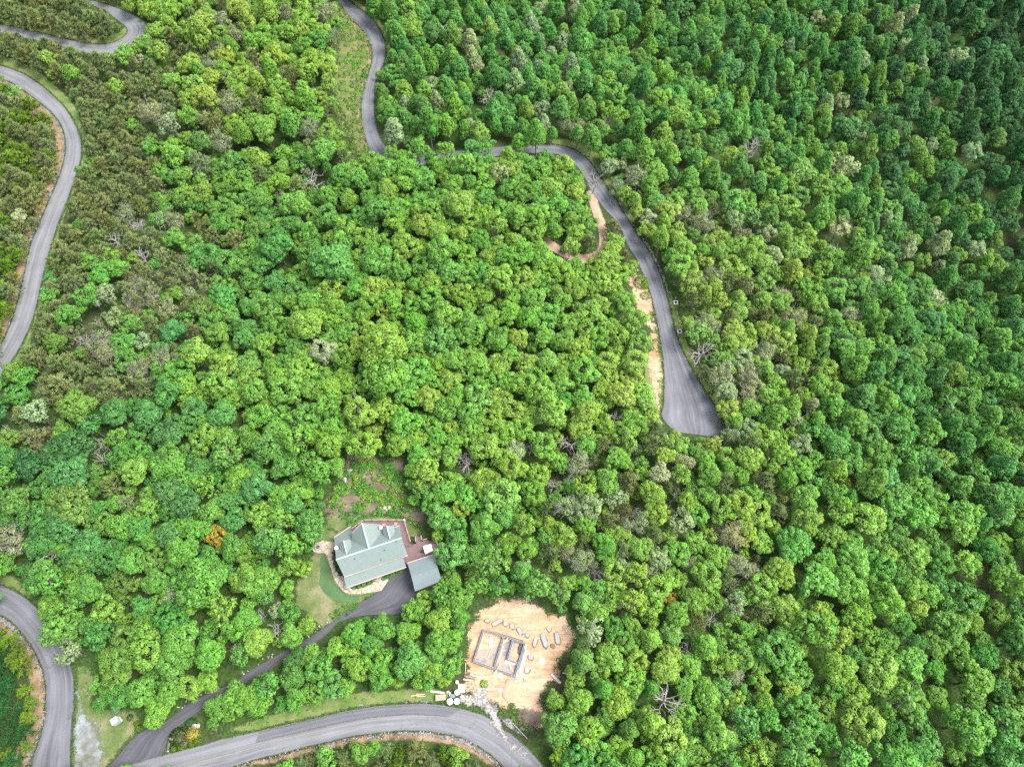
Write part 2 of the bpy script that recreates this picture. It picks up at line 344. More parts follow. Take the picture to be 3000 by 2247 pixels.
# ------------------------------------------------------------------ the land
gx = np.arange(-330, 331, 3.0); gy = np.arange(-90, 421, 3.0)
X, Y = np.meshgrid(gx, gy); Z = ground(X, Y)
nx, ny = len(gx), len(gy)
idx = np.arange(nx * ny).reshape(ny, nx)
faces = np.stack([idx[:-1, :-1], idx[:-1, 1:], idx[1:, 1:], idx[1:, :-1]], -1).reshape(-1, 4)
tag(link('ground', mesh('ground', np.stack([X, Y, Z], -1).reshape(-1, 3), faces.tolist(), True), MT['floor']), kind='structure')

def set_attr(me, name, typ, vals):
    a = me.attributes.new(name, typ, 'POINT'); key = {'FLOAT': 'value', 'FLOAT_VECTOR': 'vector', 'FLOAT_COLOR': 'color', 'INT': 'value'}[typ]
    a.data.foreach_set(key, np.asarray(vals, np.float32 if typ != 'INT' else np.int32).ravel())
def strip(name, left, right, dz, mat, n=90, m=7, overlap=0.):
    """a paved ribbon draped on the land between two traced edges"""
    Lw = smooth(resample(on_ground(left)[:, :2], n)); Rw = smooth(resample(on_ground(right)[:, :2], n))
    t = np.linspace(0, 1, m)
    V = Lw[:, None, :] * (1 - t)[None, :, None] + Rw[:, None, :] * t[None, :, None]
    zc = ground(V[..., 0], V[..., 1]) + dz
    S = np.r_[0, np.cumsum(np.linalg.norm(np.diff((Lw + Rw) / 2, axis=0), axis=1))]
    P = np.concatenate([V, zc[..., None]], -1).reshape(-1, 3)
    ii = np.arange(n * m).reshape(n, m)
    fs = np.stack([ii[:-1, :-1], ii[:-1, 1:], ii[1:, 1:], ii[1:, :-1]], -1).reshape(-1, 4)
    me = mesh(name, P, fs.tolist(), True)
    if len(me.polygons) and me.polygons[0].normal.z < 0: me.flip_normals()
    st = np.zeros((n, m, 3)); st[..., 0] = S[:, None] / 6.0; st[..., 1] = t[None]
    set_attr(me, 'st', 'FLOAT_VECTOR', st); wdt = np.linalg.norm(Lw - Rw, axis=1)
    set_attr(me, 'edge', 'FLOAT', np.minimum(t, 1 - t)[None] * wdt[:, None] + np.zeros((n, m)))
    return tag(link(name, me, mat), kind='structure'), Lw, Rw
def seg_dist(pts, poly):
    d = np.full(len(pts), 1e9); n = len(poly)
    for i in range(n):
        a = poly[i]; b = poly[(i + 1) % n]; ab = b - a; L = (ab ** 2).sum()
        if L < 1e-9: continue
        t = np.clip(((pts - a) @ ab) / L, 0, 1); d = np.minimum(d, np.linalg.norm(pts - (a + t[:, None] * ab), axis=1))
    return d
def sheet(name, poly, dz, mat, step=1.0, kind='structure', extra_z=None):
    """a draped area of ground cover with its own outline"""
    W = on_ground(poly)[:, :2]; n0 = len(W)
    per = np.linalg.norm(np.roll(W, -1, 0) - W, axis=1).sum()
    W = resample(np.vstack([W, W[:1]]), max(12, int(per / step)) + 1)[:-1]
    lo, hi = W.min(0), W.max(0)
    g = np.stack(np.meshgrid(np.arange(lo[0], hi[0], step), np.arange(lo[1], hi[1], step)), -1).reshape(-1, 2) + rng.uniform(-.2, .2, 1) * step
    g = g[inpoly(g, W)]
    if len(g): g = g[seg_dist(g, W) > .35 * step]
    pts = np.vstack([W, g]) if len(g) else W; nb = len(W)
    r = geometry.delaunay_2d_cdt([Vector(p) for p in pts], [(i, (i + 1) % nb) for i in range(nb)], [], 1, 1e-4)
    v = np.array([tuple(p) for p in r[0]]); f = [list(t) for t in r[2]]
    z = ground(v[:, 0], v[:, 1]) + dz
    if extra_z is not None: z = z + extra_z(v, seg_dist(v, W))
    me = mesh(name, np.c_[v, z], f, True)
    b = bmesh.new(); b.from_mesh(me); bmesh.ops.recalc_face_normals(b, faces=b.faces)
    if b.faces and sum(fc.normal.z for fc in b.faces) < 0: bmesh.ops.reverse_faces(b, faces=b.faces)
    b.to_mesh(me); b.free()
    e = seg_dist(v, W); set_attr(me, 'edge', 'FLOAT', e); set_attr(me, 'st', 'FLOAT_VECTOR', np.c_[v[:, 0] / 6, v[:, 1] * 0.03 + .3, e * 0])
    o = link(name, me, mat)
    return tag(o, kind=kind) if kind else o
def band(edge, width_px, side=1):
    """polygon between a traced edge and a copy of it moved sideways in the photo by width_px"""
    e = np.asarray(edge, float); t = np.gradient(e, axis=0); nrm = np.stack([-t[:, 1], t[:, 0]], 1); nrm /= np.linalg.norm(nrm, axis=1)[:, None] + 1e-9
    wd = np.interp(np.linspace(0, 1, len(e)), np.linspace(0, 1, len(np.atleast_1d(width_px))), np.atleast_1d(width_px))
    o = e + nrm * side * wd[:, None]
    return [tuple(p) for p in e] + [tuple(p) for p in o[::-1]]

# traced road edges (photo pixels)
hp_in = A_((-160,180),(0,215),(150,245),(300,280),(450,315),(600,350),(750,380),(880,390),(980,375),(1060,335),(1100,295),(1105,260),(1070,220),(1020,185),(950,130),(850,72),(740,30),(640,0),(520,-40))
hp_out = A_((-160,255),(0,290),(150,322),(300,355),(450,388),(600,430),(750,465),(900,487),(1010,486),(1110,450),(1190,390),(1250,315),(1282,245),(1245,185),(1150,128),(1010,72),(860,26),(720,-8),(600,-45))
ll_out = A_((-200,520),(0,568),(100,600),(200,640),(300,700),(400,775),(480,850),(560,930),(620,1020),(670,1110),(700,1190),(712,1280),(705,1370),(690,1440),(660,1530),(620,1640)) + E_((575,120),(540,210),(500,300),(470,400),(430,520),(395,650),(365,770),(340,900),(310,1030),(260,1180),(190,1330),(110,1460),(30,1580),(-60,1700))
ll_in = A_((-200,640),(0,680),(100,720),(200,780),(290,850),(370,910),(440,970),(500,1040),(540,1110),(565,1190),(570,1280),(560,1370),(540,1450),(510,1540),(470,1640)) + E_((410,120),(360,240),(320,340),(270,450),(240,570),(220,690),(190,820),(160,940),(130,1050),(90,1160),(50,1260),(0,1350),(-90,1480))
bl_out = J_((-150,170),(0,195),(100,230),(200,290),(290,370),(370,455),(440,560),(520,700),(570,820),(595,940),(600,1100),(590,1250),(575,1400),(570,1560),(572,1760))
bl_in = J_((-150,400),(0,440),(70,480),(140,540),(200,620),(260,700),(310,790),(345,880),(365,980),(370,1100),(365,1220),(345,1340),(310,1450),(270,1560),(230,1760))
tm_left = B_((640,-80),(700,0),(760,90),(830,170),(890,230),(940,290),(980,370),(1005,460),(1000,540),(975,630),(945,730),(920,820),(908,920),(912,1020),(925,1120),(950,1220),(980,1310),(1040,1390),(1150,1430),(1350,1440),(1600,1420),(1900,1380),(2212,1345)) + C_((120,1330),(250,1328),(350,1330),(430,1350),(500,1385),(550,1430),(600,1500),(640,1570),(680,1652)) + G_((740,90),(800,170),(870,230),(930,310),(970,420),(1020,520),(1080,600),(1110,680),(1150,770),(1190,870),(1215,970),(1240,1080),(1260,1180),(1280,1290),(1295,1390),(1305,1500),(1310,1657)) + F_((1433,870),(1426,900),(1438,918),(1462,934))
tm_right = B_((730,-80),(790,-10),(860,60),(950,120),(1020,190),(1080,280),(1115,370),(1122,470),(1110,550),(1075,620),(1045,680),(1032,760),(1025,860),(1025,960),(1040,1080),(1070,1180),(1110,1260),(1150,1300),(1220,1335),(1380,1340),(1600,1320),(1900,1290),(2212,1265)) + C_((120,1262),(250,1252),(400,1258),(500,1280),(580,1320),(650,1380),(710,1450),(760,1530),(800,1600),(840,1652)) + G_((900,80),(960,190),(1030,300),(1100,400),(1160,490),(1210,580),(1260,670),(1300,780),(1330,880),(1355,980),(1375,1080),(1395,1170),(1430,1280),(1470,1380),(1520,1480),(1570,1570),(1620,1657)) + F_((1540,872),(1556,900),(1562,925),(1556,940),(1540,944))
br_up = J_((780,1760),(1000,1640),(1330,1545),(1600,1480),(1800,1420),(1911,1398)) + K_((120,1375),(300,1330),(500,1285),(700,1240),(900,1195),(1100,1165),(1300,1150),(1500,1145),(1650,1160),(1800,1190),(1950,1232),(2050,1290),(2130,1370)) + L_((0,1385),(100,1475),(200,1580),(330,1740))
br_lo = J_((780,1960),(1200,1850),(1500,1745),(1850,1660),(1911,1640)) + K_((150,1590),(300,1560),(500,1505),(700,1460),(900,1410),(1100,1385),(1300,1365),(1500,1368),(1650,1390),(1780,1420),(1900,1480),(2000,1545),(2080,1615),(2180,1740))
dw_left = J_((840,1690),(900,1610),(1000,1490),(1080,1410),(1150,1360),(1250,1320),(1340,1280),(1430,1210),(1500,1150),(1600,1100),(1700,1050),(1850,990),(1911,950)) + K_((100,870),(200,820),(300,765),(400,705),(520,655),(600,600),(680,540),(750,490),(830,430),(900,390),(980,330),(1060,290),(1130,230),(1190,150),(1260,90),(1340,20),(1420,-30))
dw_right = J_((1250,1585),(1325,1545),(1335,1470),(1360,1400),(1420,1345),(1500,1285),(1600,1205),(1700,1135),(1800,1070),(1911,1010)) + K_((100,950),(200,900),(280,860),(350,800),(450,740),(560,690),(640,650),(720,585),(790,500),(880,445),(1000,440),(1150,440),(1310,435),(1420,400),(1480,300),(1520,200),(1520,100),(1480,20))

# visible openings: no crown may cover these (photo pixels)
clearing_house = P_((410,430),(490,270),(520,170),(640,135),(760,165),(840,205),(960,180),(1040,240),(1010,330),(1000,470),(1100,620),(1190,640),(1200,720),(1190,800),(1240,890),(1330,960),(1330,1030),(1310,1130),(1340,1220),(1240,1290),(1110,1340),(1050,1370),(1030,1500),(640,1530),(420,1640),(340,1657),(290,1600),(180,1520),(90,1440),(100,1250),(180,1200),(240,1050),(240,930),(320,860),(330,780),(350,660),(320,600),(400,500))
clearing_dirt = Q_((500,380),(580,320),(700,290),(850,300),(1000,320),(1080,390),(1150,440),(1250,460),(1370,480),(1390,600),(1440,740),(1400,800),(1320,880),(1250,1000),(1250,1080),(1240,1190),(1120,1210),(1090,1320),(1080,1360),(1120,1450),(1110,1657),(850,1657),(700,1600),(540,1480),(430,1420),(170,1400),(0,1370),(0,1280),(180,1220),(260,1150),(270,1000),(270,900),(290,700),(310,560),(400,460))
openings = [clearing_house, clearing_dirt,
    J_((0,90),(140,150),(250,240),(300,400),(320,560),(390,690),(440,790),(600,860),(700,860),(740,960),(720,1150),(790,1225),(900,1190),(1000,1185),(1105,1240),(1090,1330),(1200,1335),(1420,1215),(1460,1130),(1600,1095),(1850,900),(2184,790),(2184,850),(1900,975),(1780,1050),(1600,1190),(1585,1290),(1650,1390),(1911,1300),(2184,1240),(2184,1660),(200,1660),(260,1500),(320,1350),(310,1000),(250,750),(120,580),(0,510)),
    K_((-80,1360),(120,1300),(240,1250),(400,1205),(520,1180),(700,1120),(900,1080),(1000,1065),(1200,1055),(1450,1045),(1540,1035),(1700,1050),(2184,1300),(2184,1657),(2000,1657),(1850,1530),(1700,1450),(1500,1420),(1300,1420),(1100,1440),(950,1450),(700,1500),(480,1560),(250,1657),(-80,1657)),
    L_((0,1150),(150,1250),(180,1420),(260,1570),(310,1657),(0,1657)),
    K_((-40,940),(200,810),(400,700),(530,660),(680,540),(830,430),(870,440),(720,590),(640,655),(580,700),(500,690),(330,770),(270,860),(0,985)),
    A_((0,180),(150,215),(450,265),(700,320),(900,340),(1020,300),(1090,285),(1040,215),(1010,150),(850,55),(700,0),(860,-10),(1100,60),(1230,150),(1285,250),(1190,360),(1100,430),(1000,475),(880,470),(760,455),(600,390),(430,340),(200,310),(0,262)),
    A_((0,480),(120,520),(300,620),(450,700),(560,780),(620,850),(650,960),(690,1100),(710,1260),(740,1330),(690,1440),(640,1540),(610,1652),(450,1652),(500,1550),(540,1400),(520,1250),(480,1100),(400,960),(280,830),(150,750),(0,680)),
    E_((610,0),(590,90),(545,230),(480,420),(400,620),(370,740),(370,850),(320,1000),(300,1180),(220,1350),(120,1480),(0,1600),(0,1220),(50,1150),(130,950),(200,660),(260,440),(370,210),(450,0)),
    B_((700,0),(870,0),(960,80),(1060,210),(1130,330),(1140,420),(1110,560),(1060,620),(1035,700),(1040,860),(1040,1000),(1100,1180),(1190,1250),(1150,1290),(1120,1330),(1000,1330),(960,1350),(880,1370),(760,1250),(680,1050),(690,800),(700,600),(725,400),(760,250),(720,120),(640,0)),
    C_((130,1240),(300,1225),(480,1225),(640,1260),(740,1330),(760,1440),(830,1600),(860,1652),(690,1652),(640,1590),(590,1490),(530,1410),(470,1365),(350,1325),(260,1290),(140,1300)),
    G_((690,0),(870,0),(960,130),(1080,320),(1190,470),(1300,650),(1380,800),(1430,950),(1460,1150),(1460,1290),(1540,1480),(1640,1657),(1250,1760),(1150,1657),(1160,1450),(1200,1330),(1170,1180),(1120,1080),(1050,1020),(1010,850),(990,780),(1080,690),(1100,640),(1020,560),(960,450),(950,330),(880,240),(800,200),(790,260),(815,400),(790,540),(640,620),(540,600),(560,560),(740,470),(745,300),(690,170)),
    G_((180,390),(290,430),(420,500),(420,530),(260,490)),
    F_((1425,860),(1555,880),(1567,925),(1555,945),(1480,942),(1425,910))]
road_polys = [hp_in + hp_out[::-1], ll_in + ll_out[::-1], bl_in + bl_out[::-1], tm_left + tm_right[::-1], br_up + br_lo[::-1], dw_left + dw_right[::-1]]

# ground cover sheets, lowest first
sheet('dirt_bank', band(ll_in, [26, 30, 32, 30, 34, 40], 1), .08, MT['clay'], 1.2)
sheet('gravel_shoulder', band(ll_in, [8, 13, 13, 12, 12], 1), .13, MT['gravel'], .8)
sheet('grass_verge', band(ll_out, [32, 30, 28, 18, 14, 18, 24, 26], -1), .08, MT['grass'], 1.2)
sheet('grass_verge', A_((0,165),(150,205),(450,255),(700,310),(900,330),(1020,285),(1080,230)) + hp_in[1:12][::-1], .08, MT['grass'], 1.2)
sheet('grass_verge', A_((760,-20),(900,-10),(1100,50),(1230,140),(1290,240),(1250,200),(1150,128),(1010,72),(860,26)), .08, MT['grass'], 1.2)
sheet('brushy_bank', B_((600,-10),(700,0),(760,90),(830,170),(940,290),(1005,460),(1000,540),(945,730),(908,920),(912,1020),(950,1220),(980,1310),(900,1380),(860,1300),(780,1100),(700,900),(660,700),(700,450),(690,250),(640,100)), .08, MT['brush'], 1.3)
sheet('dirt_shoulder', band(tm_left[1:17], [4, 14, 18, 14, 14, 18, 12], 1), .12, MT['clay'], .9)
sheet('grass_verge', band(tm_right[1:20], [16, 18, 18, 12, 8, 8, 10, 16], -1), .08, MT['grass'], .9)
sheet('grass_verge', band(tm_right[22:36], [8, 20, 32, 40, 30, 18], -1), .08, MT['grass'], 1.0)
sheet('gravel_shoulder', band(tm_right[24:44], [5, 8, 10, 11, 12, 10], -1), .12, MT['gravel'], .7)
sheet('grass_verge', band(tm_right[40:56], [12, 24, 26, 24, 20, 14], -1), .09, MT['grass'], .9)
sheet('dirt_strip', G_((1085,670),(1110,680),(1150,770),(1190,870),(1215,970),(1240,1080),(1260,1180),(1280,1290),(1295,1390),(1305,1500),(1310,1657),(1180,1657),(1150,1450),(1180,1330),(1170,1200),(1130,1100),(1060,1050),(1030,950),(1000,850),(970,770),(1050,710)), .10, MT['dirt'], .8)
sheet('grass_verge', G_((1150,1380),(1300,1380),(1310,1657)) + F_((1433,868),(1426,900),(1445,925),(1410,915),(1385,850)), .085, MT['grass'], .9)
sheet('dirt_strip', G_((1190,1400),(1302,1420),(1310,1657)) + F_((1432,868),(1424,895),(1408,880),(1402,820)), .11, MT['dirt'], .8)
track = smooth(resample(G_((670,-10),(700,80),(730,180),(765,270),(790,360),(792,460),(772,535),(700,580),(600,592),(500,565),(420,520),(330,470),(220,400)), 40))
def ribbon(c, wd):
    a = band(c, [wd], 1); b = band(c, [wd], -1); n_ = len(c); return a[n_:][::-1] + b[n_:]
sheet('dirt_track', ribbon(track, 15), .12, MT['track'], .7)
sheet('brown_clearing', P_((380,470),(470,280),(500,160),(640,110),(740,60),(830,190),(960,150),(1080,230),(1030,330),(1020,470),(1120,600),(1260,620),(1240,760),(1180,800),(1060,800),(1000,700),(680,700),(560,760),(400,840),(300,700),(300,600)), .06, MT['soil'], 1.2)
sheet('yard', P_((320,760),(400,640),(560,640),(760,660),(1000,690),(1100,760),(1240,820),(1120,900),(1060,1100),(1040,1340),(700,1400),(640,1530),(420,1640),(300,1680),(60,1460),(60,1250),(150,1180),(220,1000),(230,880)), .09, MT['yard'], 1.2)
sheet('lawn', P_((285,1050),(330,1008),(352,1060),(392,1150),(412,1260),(470,1325),(540,1365),(640,1366),(800,1335),(812,1345),(700,1400),(560,1442),(440,1442),(330,1370),(275,1280),(290,1180)), .13, MT['lawn'], .8)
sheet('path', H5((350,270),(420,170),(530,140),(630,170),(740,155),(790,300),(720,380),(715,430),(740,560),(770,680),(830,760),(900,800),(955,950),(1000,990),(1110,1025),(1300,985),(1430,925),(1470,840),(1580,790),(1640,845),(1730,835),(1660,930),(1580,1050),(1400,1075),(1200,1105),(1020,1105),(920,1075),(830,980),(750,870),(700,740),(660,610),(620,470),(580,370),(480,370),(390,350)), .17, MT['flag'], .6)
sheet('grass_verge', J_((-40,60),(0,70),(140,140),(250,240),(330,420),(290,375),(200,295),(100,235),(0,200),(-40,190)), .08, MT['grass'], 1.)
sheet('grass_verge', J_((590,820),(720,820),(780,960),(740,1150),(900,1170),(1130,1200),(1120,1360),(1080,1410),(1000,1490),(870,1660),(800,1740),(560,1740),(570,1560),(590,1250),(600,1100)), .08, MT['yard'], 1.)
sheet('gravel_pad', J_((590,870),(640,870),(650,1100),(700,1230),(820,1300),(830,1480),(850,1600),(800,1740),(565,1740),(575,1400),(595,1200),(602,1000)), .11, MT['pad'], .8)
sheet('dirt_bank', band(bl_in, [34, 40, 48, 52, 60], 1), .07, MT['clay'], 1.)
sheet('gravel_shoulder', band(bl_in, [26, 24, 18, 14, 14, 22], 1), .12, MT['gravel'], .6)
sheet('grass_verge', K_((-140,1390),(-60,1330),(120,1270),(400,1180),(700,1090),(1000,1040),(1300,1025),(1560,1000),(1700,1050),(1680,1140),(1500,1145),(1300,1150),(1100,1165),(900,1195),(700,1240),(500,1285),(300,1330),(100,1380)), .08, MT['grass'], 1.)
sheet('gravel_shoulder', K_((-100,1420),(60,1370),(300,1300),(500,1255),(700,1205),(900,1150),(1100,1120),(1300,1110),(1560,1105),(1560,1150),(1300,1153),(1100,1168),(900,1198),(700,1243),(500,1288),(300,1333),(100,1383)), .11, MT['pad'], .7)
sheet('dirt_bank', band(br_lo[3:], [20, 26, 28, 34, 34, 30], 1), .07, MT['clay'], .9)
sheet('gravel_shoulder', band(br_lo[3:], [12, 12, 15, 18, 20, 16], 1), .12, MT['gravel'], .6)
def clear_relief(v, e):
    c = np.array([pm(Q_((700,1230))[0])[:2]]); d = np.linalg.norm(v - c, axis=1)
    c2 = np.array([pm(Q_((690,640))[0])[:2]]); d2 = (v - c2)
    return 0.45 * np.exp(-(d / 2.2) ** 2) + .12 * np.sin(v[:, 0] * 1.7) * np.cos(v[:, 1] * 1.9) * np.clip(e / 3, 0, 1)
sheet('dirt_clearing', clearing_dirt[:25] + Q_((1060,1520),(860,1640),(700,1560),(520,1420)) + clearing_dirt[28:], .12, MT['dirt'], .7, extra_z=lambda v, e: .05 * np.clip(e, 0, 1))
sheet('brown_soil', Q_((850,1380),(1080,1330),(1140,1440),(1130,1660),(900,1660),(760,1560)), .16, MT['soil'], .8)
for nm, l, r, dz, mt, n in (('road', hp_in, hp_out, .16, 'asphalt_left', 90), ('road', ll_in, ll_out, .16, 'asphalt_left', 140), ('road', bl_in, bl_out, .165, 'asphalt', 80),
                            ('road', tm_left, tm_right, .16, 'asphalt', 260), ('road', br_up, br_lo, .22, 'asphalt_left', 110), ('driveway', dw_left, dw_right, .165, 'asphalt_new', 130)):
    strip(nm, l, r, dz, MT[mt], n)
# the darker resurfaced lane and the worn centre line of the lower road
bu = smooth(resample(br_up[5:], 80)); blw = smooth(resample(br_lo[3:], 80))
def lane(a, t): return [tuple(p) for p in bu[a:] * (1 - t) + blw[a:] * t]
strip('resurfaced_lane', lane(5, .04)[:48], lane(5, .42)[:48], .255, MT['asphalt_patch'], 60)
yl = J_((1300,1680),(1400,1657),(1700,1590),(1911,1535)) + K_((300,1445),(600,1375),(900,1315),(1150,1270),(1400,1247),(1600,1250),(1750,1275),(1900,1330),(2020,1405))
ylw = smooth(resample(yl, 70))
strip('road_marking', [tuple(p) for p in ylw - [0, .75]], [tuple(p) for p in ylw + [0, .75]], .29, MT['yellowpaint'], 70, 3)
sheet('white_gravel', H3((570,640),(600,560),(680,470),(800,470),(900,380),(1040,290),(1140,190),(1200,230),(1170,380),(1150,480),(1180,600),(1250,680),(1330,880),(1420,1040),(1560,1200),(1800,1475),(1620,1475),(1400,1300),(1200,1130),(1090,1000),(1080,880),(1130,850),(1000,790),(850,720),(700,700)), .31, MT['white_gravel'], .6)
sheet('gravel_spill', H3((1230,800),(1300,760),(1340,860),(1500,820),(1560,860),(1480,930),(1700,1170),(1600,1150),(1330,960)), .235, MT['gravel'], .5)

# ------------------------------------------------------------------ house
z0 = gz(*pm(P_((720, 950))[0])[:2])
def hp(x, y, z): return Vector(at_z(H1((x, y)), z0 + z)[0])
def ray_plane(x, y, pl):
    p0, n = pl; d = Vector(rays(H1((x, y)))[0]); o = Vector((0, 0, H)); return o + d * ((p0 - o).dot(n) / d.dot(n))
def plane(a, b, c): return (a, (b - a).cross(c - a).normalized())
house = empty('house', Vector((*hp(740, 700, 0)[:2], z0)), 'house with green shingle roof, two dormers and a central cross gable above the driveway', 'house')
base = house.location.copy()
def loc(v): return v - base
rl, rr = hp(150, 858, 7.2), hp(1330, 466, 7.2)
upl = plane(rl, rr, hp(1295, 240, 4.5))
UP = lambda x, y: ray_plane(x, y, upl)
fl, fr = hp(300, 1168, 4.3), hp(1390, 788, 4.3)
lowl = plane(rl, rr, fl)
upper = [rl, UP(117, 456), UP(414, 256), UP(440, 380), UP(985, 300), UP(1190, 285), UP(1295, 240), rr]
lower = [rl + (rr - rl) * .03, rr - (rr - rl) * .025, fr, fl]
side_l = [rl, rl + (rr - rl) * .03, fl, hp(292, 1168, 3.75)]
side_r = [rr - (rr - rl) * .025, rr, hp(1440, 780, 3.75), fr]
gj = rl + (rr - rl) * ((740 - 150) / 1180); gj = gj + Vector((0, 0, -.02))
gf = hp(620, 196, 6.95)
vl, vr = UP(435, 518), UP(962, 372)
gpl, gpr = plane(gj, gf, vl), plane(gj, gf, vr)
gl = [gj, gf, ray_plane(440, 378, gpl), vl]
gr = [gj, vr, ray_plane(984, 300, gpr), ray_plane(957, 222, gpr), gf]
pt_l, pt_r = hp(290, 1180, 3.9), hp(1360, 822, 3.9)
porch = [pt_l, pt_r, hp(1415, 990, 2.7), hp(343, 1364, 2.7)]
def slope(mb, poly, th=.22):
    mb.prism([loc(p) for p in poly], [loc(p) - Vector((0, 0, th)) for p in poly]); return mb
mb = MB()
for p in (upper, lower): slope(mb, p)
for p in (side_l, side_r): slope(mb, p, .3)
for p in (gl, gr): slope(mb, [q + Vector((0, 0, .03)) for q in p])
roof = mb.build('roof', MT['shingle'], house)
def shrunk(poly, c, k, dz): return [loc(c + (p - c) * k) + Vector((0, 0, dz)) for p in poly]
mb = MB()
cen = sum(upper + lower, Vector()) / (len(upper) + len(lower))
for p, k in ((upper, .9), (lower, .9), (gl, .9), (gr, .9)):
    t = shrunk(p, cen, k, -.5); mb.prism(t, [Vector((q.x, q.y, -.3)) for q in t])
mb.build('wall', MT['wall'], house)
def ridge(a, b, par, wd=.3):
    MB().beam(loc(a) + Vector((0, 0, .05)), loc(b) + Vector((0, 0, .05)), wd, .1).build('ridge_cap', MT['ridge'], par)
ridge(rl, rr, roof); ridge(gj, gf, roof)
def fascia(a, b, par):
    d = Vector((0, 0, -.05)); MB().beam(loc(a) + d, loc(b) + d, .14, .24).build('fascia', MT['fascia'], par)
fascia(fl, hp(1440, 780, 3.95), roof); fascia(upper[1], upper[2], roof); fascia(upper[5], upper[6], roof); fascia(gl[1], gl[2], roof)
mb = MB(); slope(mb, porch); pr = mb.build('porch_roof', MT['shingle'], house); fascia(porch[3], porch[2], pr)
for t in np.linspace(.04, .96, 6):
    q = porch[3] + (porch[2] - porch[3]) * t; q = loc(q + (cen - q) * .045)
    MB().box((q.x, q.y, 1.15), (.16, .16, 2.7), R(18)).build('porch_post', MT['rail'], pr)
for ridge_b, ridge_f, lf, lv, rf, rv in (((1125, 490), (1066, 250), (984, 300), (1012, 432), (1188, 236), (1215, 362)), ((345, 755), (286, 510), (205, 590), (238, 692), (410, 496), (436, 622))):
    a = UP(*ridge_b); f = hp(*ridge_f, a.z - z0)
    pl_, pr_ = plane(a, f, UP(*lv)), plane(a, f, UP(*rv))
    L3 = [a, f, ray_plane(*lf, pl_), UP(*lv)]; R3 = [a, UP(*rv), ray_plane(*rf, pr_), f]
    dm = MB()
    for p in (L3, R3): slope(dm, [q + Vector((0, 0, .05)) for q in p], .14)
    dorm = dm.build('dormer', MT['shingle'], house)
    wm = MB()
    for p in (L3, R3):
        c = (a + f) / 2; t = [c + (q - c) * .86 - Vector((0, 0, .2)) for q in p]
        bt = []
        for q in t:
            zz = upl[0].z - ((q - upl[0]).x * upl[1].x + (q - upl[0]).y * upl[1].y) / upl[1].z
            bt.append(Vector((q.x, q.y, min(zz, q.z - .05))))
        wm.prism([loc(q) for q in t], [loc(q) for q in bt])
    wm.build('dormer_wall', MT['wall'], dorm)
    ridge(a, f, dorm, .24)
for x, y, on in ((1242, 530, 0), (1030, 690, 0), (490, 845, 0), (965, 858, 0)):
    p = loc(ray_plane(x, y, lowl)); MB().tube([p, p + Vector((0, 0, .35))], .07, 8).build('vent_pipe', MT['black'], roof)
for x, y, z in ((150, 640, 5.6), (952, 268, 5.4)):
    p = loc(hp(x, y, z)); s = MB(); n_ = 12
    s.tube([p + Vector((.1, -.1, -.6)), p], .03, 6)
    d = Vector((.5, -.4, .6)).normalized(); u = d.cross(Vector((0, 0, 1))).normalized(); v = d.cross(u)
    rim = [p + d * .12 + (u * math.cos(k * math.tau / n_) + v * math.sin(k * math.tau / n_)) * .42 for k in range(n_)]
    s.add([p] + rim, [(0, 1 + k, 1 + (k + 1) % n_) for k in range(n_)]); s.tube([p, p + d * .5], .02, 5)
    s.build('satellite_dish', MT['white'], house)

# garage
gar = empty('garage', Vector((*hp(1740, 1090, 0)[:2], z0)), 'detached garage with plain grey-green gable roof right of the house', 'garage'); gb = gar.location.copy()
g = {k: hp(*v) - gb for k, v in dict(tl=(1435, 915, 3.0), tr=(1925, 757, 3.0), rr=(1985, 1016, 4.9), rl=(1512, 1180, 4.9), bl=(1572, 1425, 3.0), br=(2058, 1235, 3.0)).items()}
mb = MB()
for p in ([g['tl'], g['tr'], g['rr'], g['rl']], [g['rl'], g['rr'], g['br'], g['bl']]): mb.prism(p, [q - Vector((0, 0, .2)) for q in p])
grf = mb.build('roof', MT['shingle_grey'], gar)
MB().beam(g['tl'] + Vector((0, 0, -.05)), g['tr'] + Vector((0, 0, -.05)), .12, .22).build('fascia', MT['fascia'], grf)
MB().beam(g['rl'] + Vector((0, 0, .02)), g['rr'] + Vector((0, 0, .02)), .2, .06).build('ridge_cap', MT['shingle_grey'], grf)
gc = sum(g.values(), Vector()) / 6; mb = MB()
for p in ([g['tl'], g['tr'], g['rr'], g['rl']], [g['rl'], g['rr'], g['br'], g['bl']]):
    t = [Vector((gc.x + (q.x - gc.x) * .9, gc.y + (q.y - gc.y) * .92, q.z - .4)) for q in p]; mb.prism(t, [Vector((q.x, q.y, -.3)) for q in t])
mb.build('wall', MT['wall'], gar)
a, b = g['rl'] * .5 + g['bl'] * .5, g['bl']
for k in range(1):
    c = g['tl'] * .5 + g['bl'] * .5; d = (g['bl'] - g['tl']); MB().box((gc.x + (c.x - gc.x) * .9 - .03, gc.y + (c.y - gc.y) * .9, 1.1), (.1, 3.0, 2.2), math.atan2(d.y, d.x) - math.pi / 2).build('garage_door', MT['whitewood'], gar)

